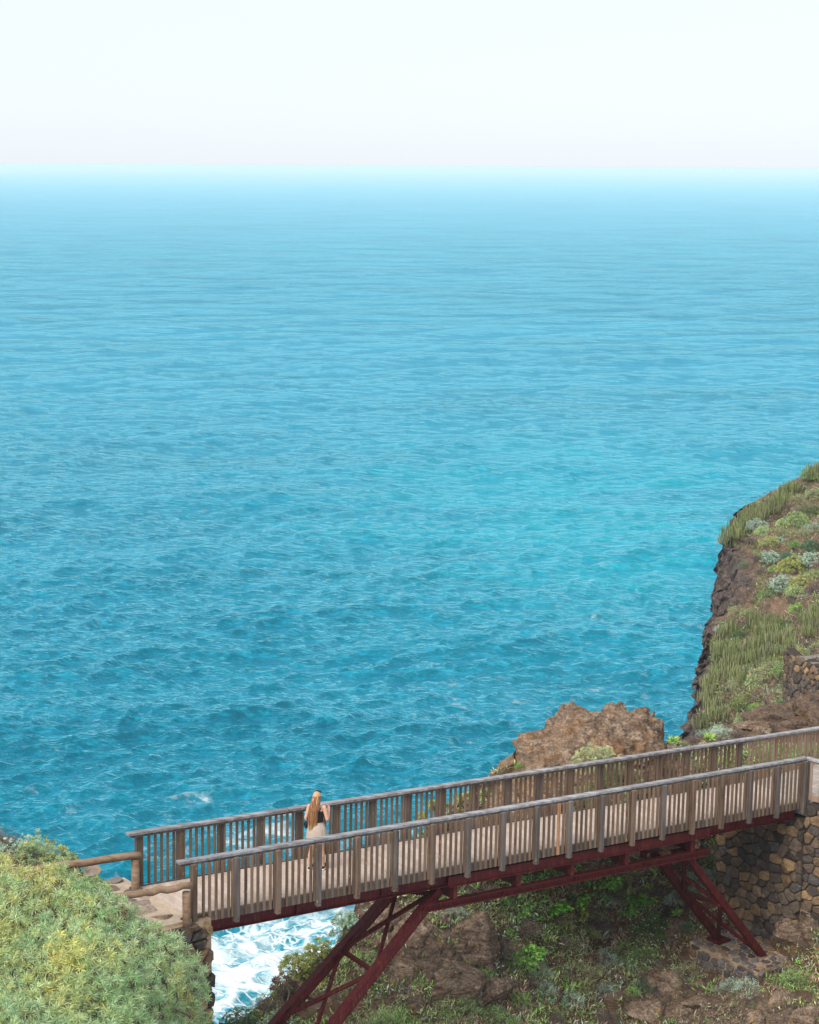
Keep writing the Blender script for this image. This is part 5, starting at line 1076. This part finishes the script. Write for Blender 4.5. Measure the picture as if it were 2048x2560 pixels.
# ---- low cover that nobody could count
def cover(name, which, n, box, size, skip, label, seed, hpx, val=1.):
    rng = np.random.default_rng(seed); fo = MB(); P = []; Nn = []
    while len(P) < n:
        px, py = rng.uniform(box[0], box[2]), rng.uniform(box[1], box[3])
        if rng.random() < skip(px, py): continue
        h = hit(px, py, which)
        if h is None: n -= 1; continue
        P.append(h[0]); Nn.append(h[1])
    P = np.array(P); q = fbm(P, .45*hpx, 3, seed); q2 = fbm(P, 1.4*hpx, 2, seed+4)
    k = q+q2*.5 > -.75; P, q, q2 = P[k], q[k], q2[k]; n = len(P); m = 12
    pal = np.where((q2 > .25)[:, None], pickc(rng, n, PAL['green'], .35), pickc(rng, n, PAL['olive'], .35)); dry = ((q < -.02) & (rng.random(n) < .75))[:, None]; pal = np.where(dry, pickc(rng, n, PAL['dry'], .4), pal)
    br = (rng.random(n) < .06)[:, None]; pal = np.where(br, pickc(rng, n, PAL['bright'], .2), pal); sv = (rng.random(n) < .10)[:, None]; pal = np.where(sv, pickc(rng, n, PAL['silver'], .2), pal)
    sz = size*rng.uniform(.5, 1.5, n); Q = np.repeat(P, m, 0)+rng.normal(0, 1, (n*m, 3))*np.repeat(sz, m)[:, None]*[.55, .55, .18]
    leaves(fo, Q, rng.normal(0, .65, Q.shape)+[0, 0, .75], np.repeat(sz, m)*rng.uniform(.5, 1.2, n*m), np.repeat(sz, m)*rng.uniform(.09, .22, n*m), np.repeat(pal, m, 0)*rng.uniform(.80, 1.5, (n*m, 1))*val, rng)
    o = fo.build(name, M['leaf']); tag(o, label, None, None, 'stuff')
rockpx = [(1080, 2400, 150, 100), (970, 2290, 70, 50), (1680, 2470, 100, 70), (1930, 2540, 120, 50), (1830, 2390, 120, 70), (1690, 2290, 50, 70), (2000, 2330, 70, 70), (1880, 2300, 60, 50), (820, 2520, 120, 40)]
def skip_h(px, py):
    return min(.97, sum(math.exp(-((px-a)/c)**2-((py-b)/d)**2) for a, b, c, d in rockpx)*1.15)
cover('ground_cover', (HI,), 12500, (560, 1860, 2180, 2700), .11, skip_h, 'low mixed grasses and dry tufts on the slope under the bridge', 5, 1.)
cover('undergrowth', (HI,), 6500, (560, 1860, 2100, 2640), .13, lambda a, b: min(.97, skip_h(a, b)+(.5 if b > 2480 and a > 1500 else 0)), 'scrubby green and dry undergrowth between the bushes under the bridge', 15, 1.)
def skip_l(px, py):
    e = px-np.interp(py, [1165, 1290, 1372, 1565, 1720, 1840], [2050, 1832, 1802, 1762, 1730, 1702]); w = np.interp(py, [1165, 1300, 1370, 1400, 1520, 1560, 1620, 1850], [2, 6, 45, 110, 110, 30, 34, 50])
    scar = math.exp(-((px-1965)/50)**2-((py-(1375-(px-1965)*.35))/14)**2)
    return .97 if e < w else min(.9, scar)
cover('ground_cover', (HL,), 11500, (1690, 1110, 2270, 1900), .19, skip_l, 'low mixed grasses and dry tufts over the headland', 6, .45, .62)
# ------------------------------------------------------------------ the woman on the bridge
def build_person():
    # where the feet are: the deck plane under the two shoes
    def deckpt(px, py):
        n = np.cross(D, N); q = B(0, 0, -1.087); d = ray([px], [py])[0]; return CAM+d*(((q-CAM)@n)/(d@n))
    pf = (deckpt(778, 2178)+deckpt(807, 2168))/2; Hm = 1.66
    fx = np.array([math.cos(math.radians(-14)), math.sin(math.radians(-14)), 0]); fy = np.array([-fx[1], fx[0], 0])   # x = her right, y = ahead of her
    def T(p): p = np.asarray(p, float); p = p*.955; return pf+p[..., :1]*fx+p[..., 1:2]*fy+p[..., 2:3]*Z0
    root = empty('person', tuple(pf), 'woman with waist-long blond hair, black strap top and beige shorts looking out to sea', 'person')
    k = NT('skin'); M['skin'] = k.fin(k.mix(k.noise(k.pos(), 9, 3), (.50, .27, .185), (.60, .35, .25)), .55, None, .3)
    k = NT('hair'); M['hair'] = k.fin(k.col(), .5, None, .35)
    k = NT('beige cloth'); nn = k.noise(k.pos(), 14, 4); M['beige'] = k.fin(k.mix(nn, (.36, .285, .24), (.46, .38, .33)), .9, k.bump(nn, .3, .01), .1)
    m = MB()
    def limb(pts, rad, n=16): m.tube(T(np.array(pts)), rad, n)
    def ell(c, r, n=18, rot=None):
        th = np.linspace(0.02, math.pi-.02, n)[:, None]; ph = np.arange(2*n)*math.pi/n
        V = np.stack([r[0]*np.sin(th)*np.cos(ph), r[1]*np.sin(th)*np.sin(ph), r[2]*np.cos(th)+0*ph], -1).reshape(-1, 3)
        if rot is not None: V = V@np.array(rot).T
        i = np.arange(n*2*n).reshape(n, 2*n); j = np.roll(i, -1, 1); q = np.stack([i[:-1], i[1:], j[1:], j[:-1]], -1).reshape(-1, 4)
        m.add(T(V+np.array(c)), [q, np.arange(2*n)[::-1], np.arange(2*n)+(n-1)*2*n])
    def loft(mb, secs, n=32, fold=0., col=None, caps=True):
        """secs: (x, y, z, rx, ry)"""
        t = np.arange(n)*2*math.pi/n; V = []
        for (x, y, z, rx, ry) in secs:
            f = 1+fold*np.sin(t*9+z*5)*(abs(z) < 9); V.append(np.stack([x+rx*np.cos(t)*f, y+ry*np.sin(t)*f, np.full(n, z)], 1))
        V = np.concatenate(V); j = np.arange(n); L = len(secs)
        fs = [np.concatenate([np.stack([i*n+j, i*n+(j+1) % n, (i+1)*n+(j+1) % n, (i+1)*n+j], 1) for i in range(L-1)])]
        if caps: fs += [np.arange(n)[::-1], np.arange(n)+(L-1)*n]
        mb.add(T(V), fs, col)
    # legs: weight on both feet, slightly apart
    for sx, hx, kx, ax_, yo in ((-1, -.085, -.10, -.125, -.05), (1, .085, .10, .115, .06)):
        limb([(hx, 0, .90), (hx*1.02, .01, .80), ((hx+kx)/2, .015, .66), (kx, .012, .50), (kx*1.02, yo*.4-.01, .44), (ax_*.97, yo*.7-.025, .30), (ax_, yo-.01, .12), (ax_, yo, .05)], [.090, .088, .070, .053, .050, .052, .034, .038])
        limb([(ax_, yo-.04, .035), (ax_*1.02, yo+.04, .035), (ax_*1.06, yo+.12, .03), (ax_*1.08, yo+.17, .022)], [.034, .038, .038, .022])
    loft(m, [(0, 0, .82, .150, .105), (0, 0, .88, .172, .118), (0, -.005, .96, .160, .112), (0, 0, 1.04, .130, .092), (0, .005, 1.10, .126, .088), (0, .01, 1.18, .140, .098), (0, .012, 1.26, .150, .102), (0, .008, 1.33, .150, .088), (0, 0, 1.385, .120, .062), (0, 0, 1.415, .06, .045)])
    for sx in (-1, 1): ell((sx*.068, .085, 1.235), (.055, .05, .055)); ell((sx*.078, -.055, .90), (.078, .068, .085)); ell((sx*.155, 0, 1.355), (.050, .047, .052))
    limb([(0, -.005, 1.39), (0, .005, 1.44), (0, .018, 1.50)], [.050, .045, .046])
    # head turned a little to her right
    a = math.radians(-22); R = [[math.cos(a), -math.sin(a), 0], [math.sin(a), math.cos(a), 0], [0, 0, 1]]; hc = np.array([0, .028, 1.565])
    def hd(p): return hc+np.array(R)@np.array(p)
    ell(hc, (.071, .088, .098), rot=R); ell(hd((0, .035, -.055)), (.048, .052, .048), rot=R); ell(hd((0, .092, -.012)), (.011, .016, .022), rot=R); ell(hd((0, .085, -.045)), (.022, .010, .009), rot=R)
    ell(hd((.030, .078, .022)), (.016, .008, .006), rot=R); ell(hd((-.030, .078, .022)), (.016, .008, .006), rot=R)
    for sx in (-1, 1): ell(hd((sx*.072, -.002, -.008)), (.010, .018, .028), rot=R)
    # arms: right one bent, hand raised in front of the shoulder; left one bent forwards at the waist
    def arm(sh, el, wr, hand_dir, pal_n, curl):
        sh, el, wr = map(np.array, (sh, el, wr)); limb([sh, sh*.5+el*.5, el], [.043, .040, .035]); limb([el, el*.6+wr*.4, wr], [.036, .034, .023])
        hdv = unit(np.array(hand_dir, float)); pn = unit(np.array(pal_n, float)-hdv*(np.array(pal_n)@hdv)); sd = np.cross(hdv, pn)
        limb([wr, wr+hdv*.04, wr+hdv*.075], [.024, .028, .026]); 
        for i, (o, L) in enumerate(((-.027, .060), (-.009, .072), (.009, .068), (.027, .052))):
            b = wr+hdv*.078+sd*o; c = b+hdv*L*.45+pn*L*.15*curl; e = c+hdv*L*.25+pn*L*.35*curl; g = e+hdv*L*.05+pn*L*.30*curl; limb([b-hdv*.02, c, e, g], [.0095, .009, .0085, .007], 8)
        b = wr+hdv*.03-sd*.026; limb([b, b-sd*.022+hdv*.022+pn*.01, b-sd*.026+hdv*.045+pn*.028], [.012, .010, .008], 8)
    arm((.165, 0, 1.345), (.235, -.02, 1.10), (.215, .17, 1.26), (-.25, .35, .9), (-.9, -.1, -.1), 1.)
    arm((-.165, 0, 1.345), (-.225, -.05, 1.10), (-.13, .17, 1.04), (.35, .9, .1), (.3, 0, -1), .7)
    body = part(m, 'body', M['skin'], root, True)
    rm = body.modifiers.new('one surface', 'REMESH'); rm.mode = 'VOXEL'; rm.voxel_size = .0065; rm.use_smooth_shade = True
    sm = body.modifiers.new('soften', 'SMOOTH'); sm.factor = .6; sm.iterations = 2
    for sx in (-1, 1):
        e = MB(); c = T(hd((sx*.030, .080, .012))); th = np.linspace(.1, math.pi-.1, 7)[:, None]; ph = np.arange(10)*math.pi/5; V = np.stack([np.sin(th)*np.cos(ph), np.sin(th)*np.sin(ph), np.cos(th)+0*ph], -1).reshape(-1, 3)*.0085+c
        i = np.arange(70).reshape(7, 10); j = np.roll(i, -1, 1); e.add(V, np.stack([i[:-1], i[1:], j[1:], j[:-1]], -1).reshape(-1, 4)); part(e, 'eye', M['black'], root, True)
    # clothes
    c = MB(); loft(c, [(0, .004, 1.02, .139, .100), (0, .006, 1.10, .135, .097), (0, .012, 1.18, .149, .108), (0, .020, 1.235, .159, .122), (0, .014, 1.285, .156, .108)], caps=False)
    for sx in (-1, 1): c.tube(T(np.array([(sx*.085, .118, 1.27), (sx*.105, .07, 1.345), (sx*.112, .0, 1.385), (sx*.10, -.07, 1.345), (sx*.075, -.098, 1.27)])), .0065, 6)
    part(c, 'top', M['black'], root, True)
    c = MB(); loft(c, [(0, 0, 1.035, .139, .100), (0, 0, 1.005, .146, .106), (0, -.004, .95, .178, .128), (0, -.006, .86, .203, .148), (0, 0, .76, .222, .160), (0, 0, .685, .232, .166)], 54, .022, caps=False)
    loft(c, [(0, 0, 1.042, .142, .103), (0, 0, 1.018, .144, .105)], 54, caps=False); part(c, 'shorts', M['beige'], root, True)
    # hair: crown, half-up knot, long straight fall to below the waist, drifting to her left
    h = MB(); rng = np.random.default_rng(5); gold, mid, dark = np.array([.52, .31, .15]), np.array([.25, .115, .050]), np.array([.15, .08, .04])
    n = 22; th = np.linspace(0, 1.92, n)[:, None]; ph = np.linspace(math.radians(148), math.radians(392), 40)[None]
    V = np.stack([.084*np.sin(th)*np.cos(ph), .100*np.sin(th)*np.sin(ph)-.008, .110*np.cos(th)+.008+0*ph], -1).reshape(-1, 3)@np.array(R).T+hc
    i = np.arange(n*40).reshape(n, 40); colr = gold*(1-.25*rng.random((n*40, 1))); h.add(T(V), np.stack([i[:-1, :-1], i[1:, :-1], i[1:, 1:], i[:-1, 1:]], -1).reshape(-1, 4), colr)
    ell_m, mm_ = m, h
    for s in range(230):
        u = rng.uniform(-1, 1); dep = rng.uniform(0, 1); a0 = math.radians(270+u*95)
        st = hd((.084*math.cos(a0), .098*math.sin(a0), rng.uniform(-.03, .035))); L = rng.uniform(.60, .80)-.12*abs(u); endx = -.065+u*.070+rng.normal(0, .012)
        zs = st[2]-L*np.linspace(0, 1, 8); t = np.linspace(0, 1, 8); w_ = np.clip(t*3.2, 0, 1)
        x = st[0]*(1-w_)+(.0+u*.105-.04*t)*w_; x = x*(1-t**1.3)+endx*t**1.3; y = st[1]*(1-w_)+(-.108-.035*(1-dep)*(1-abs(u)*.5)+.012*np.cos(t*6+u))*w_-.03*t*0
        y = y-.018*np.sin(np.clip(t*2, 0, 1)*math.pi); P = np.stack([x, y, zs], 1)+rng.normal(0, .0025, (8, 3))
        c0 = (gold if rng.random() < .15 else mid) if abs(u) < .8 else dark; cc = np.array([c0*(1-f)+(gold*.85 if f > .75 else mid)*f for f in np.clip(t, 0, 1)])*rng.uniform(.65, 1.2)
        h.tube(T(P), np.array([.007, .009, .010, .010, .0095, .008, .006, .002]), 5, np.repeat(cc, 5, 0), cap=False)
    P = np.array([hd((0, -.105, .0)), hd((-.006, -.125, -.04)), hd((-.012, -.125, -.12)), np.array([-.03, -.135, 1.38]), np.array([-.04, -.14, 1.28])]); h.tube(T(P), [.010, .016, .013, .010, .004], 8, gold*1.05)
    part(h, 'hair', M['hair'], root, True)
    g = MB(); P = np.array([hd((.075*math.sin(b), .05*math.cos(b)+.02, .100)) for b in np.linspace(-1.5, 1.5, 9)]); g.tube(T(P), .006, 6)
    for sx in (-1, 1): g.box(T(hd((sx*.034, .060, .108))), .050, .012, .030, np.array([fx, fy, Z0]), bev=.004)
    part(g, 'sunglasses', M['black'], root)
    wh = plain('white rubber', (.65, .62, .58), .7)
    for ax_, yo in ((-.125, -.05), (.115, .06)):
        s = MB(); q = [(-.075, .028), (-.04, .036), (.03, .040), (.10, .045), (.16, .040), (.19, .022)]; t = np.arange(14)*2*math.pi/14
        V = []; 
        for yy, rr in q:
            V.append(np.stack([np.full(14, 0)+rr*np.cos(t)+ax_*1.04, np.full(14, yy+yo), .040+rr*.9*np.maximum(np.sin(t), -.55)], 1))
        V = np.concatenate(V); j = np.arange(14); s.add(T(V), [np.concatenate([np.stack([i*14+j, i*14+(j+1) % 14, (i+1)*14+(j+1) % 14, (i+1)*14+j], 1) for i in range(5)]), np.arange(14)[::-1], np.arange(14)+70])
        so_ = part(s, 'shoe', M['black'], root, True); s = MB(); s.box(T((ax_*1.04, yo+.055, .011)), .086, .27, .020, np.array([fx, fy, Z0]), bev=.009); part(s, 'sole', wh, so_)
    # small black bag at her left hip on a thin strap
    bc = T((-.235, .05, .93)); bag = empty('handbag', tuple(bc), 'small black handbag hanging at the left hip of the woman', 'bag')
    b = MB(); b.box(bc, .060, .15, .105, np.array([fx, fy, Z0]), bev=.02); b.box(bc+Z0*.03-fx*.034, .008, .15, .05, np.array([fx, fy, Z0])); part(b, 'bag_body', M['black'], bag)
    b = MB(); b.tube(T(np.array([(-.225, .10, .97), (-.20, .11, 1.10), (-.12, .10, 1.28), (-.04, .05, 1.40), (.05, .0, 1.40), (.02, -.09, 1.30), (-.10, -.11, 1.12), (-.215, -.02, .97)])), .0045, 5); part(b, 'strap', M['black'], bag)
build_person()
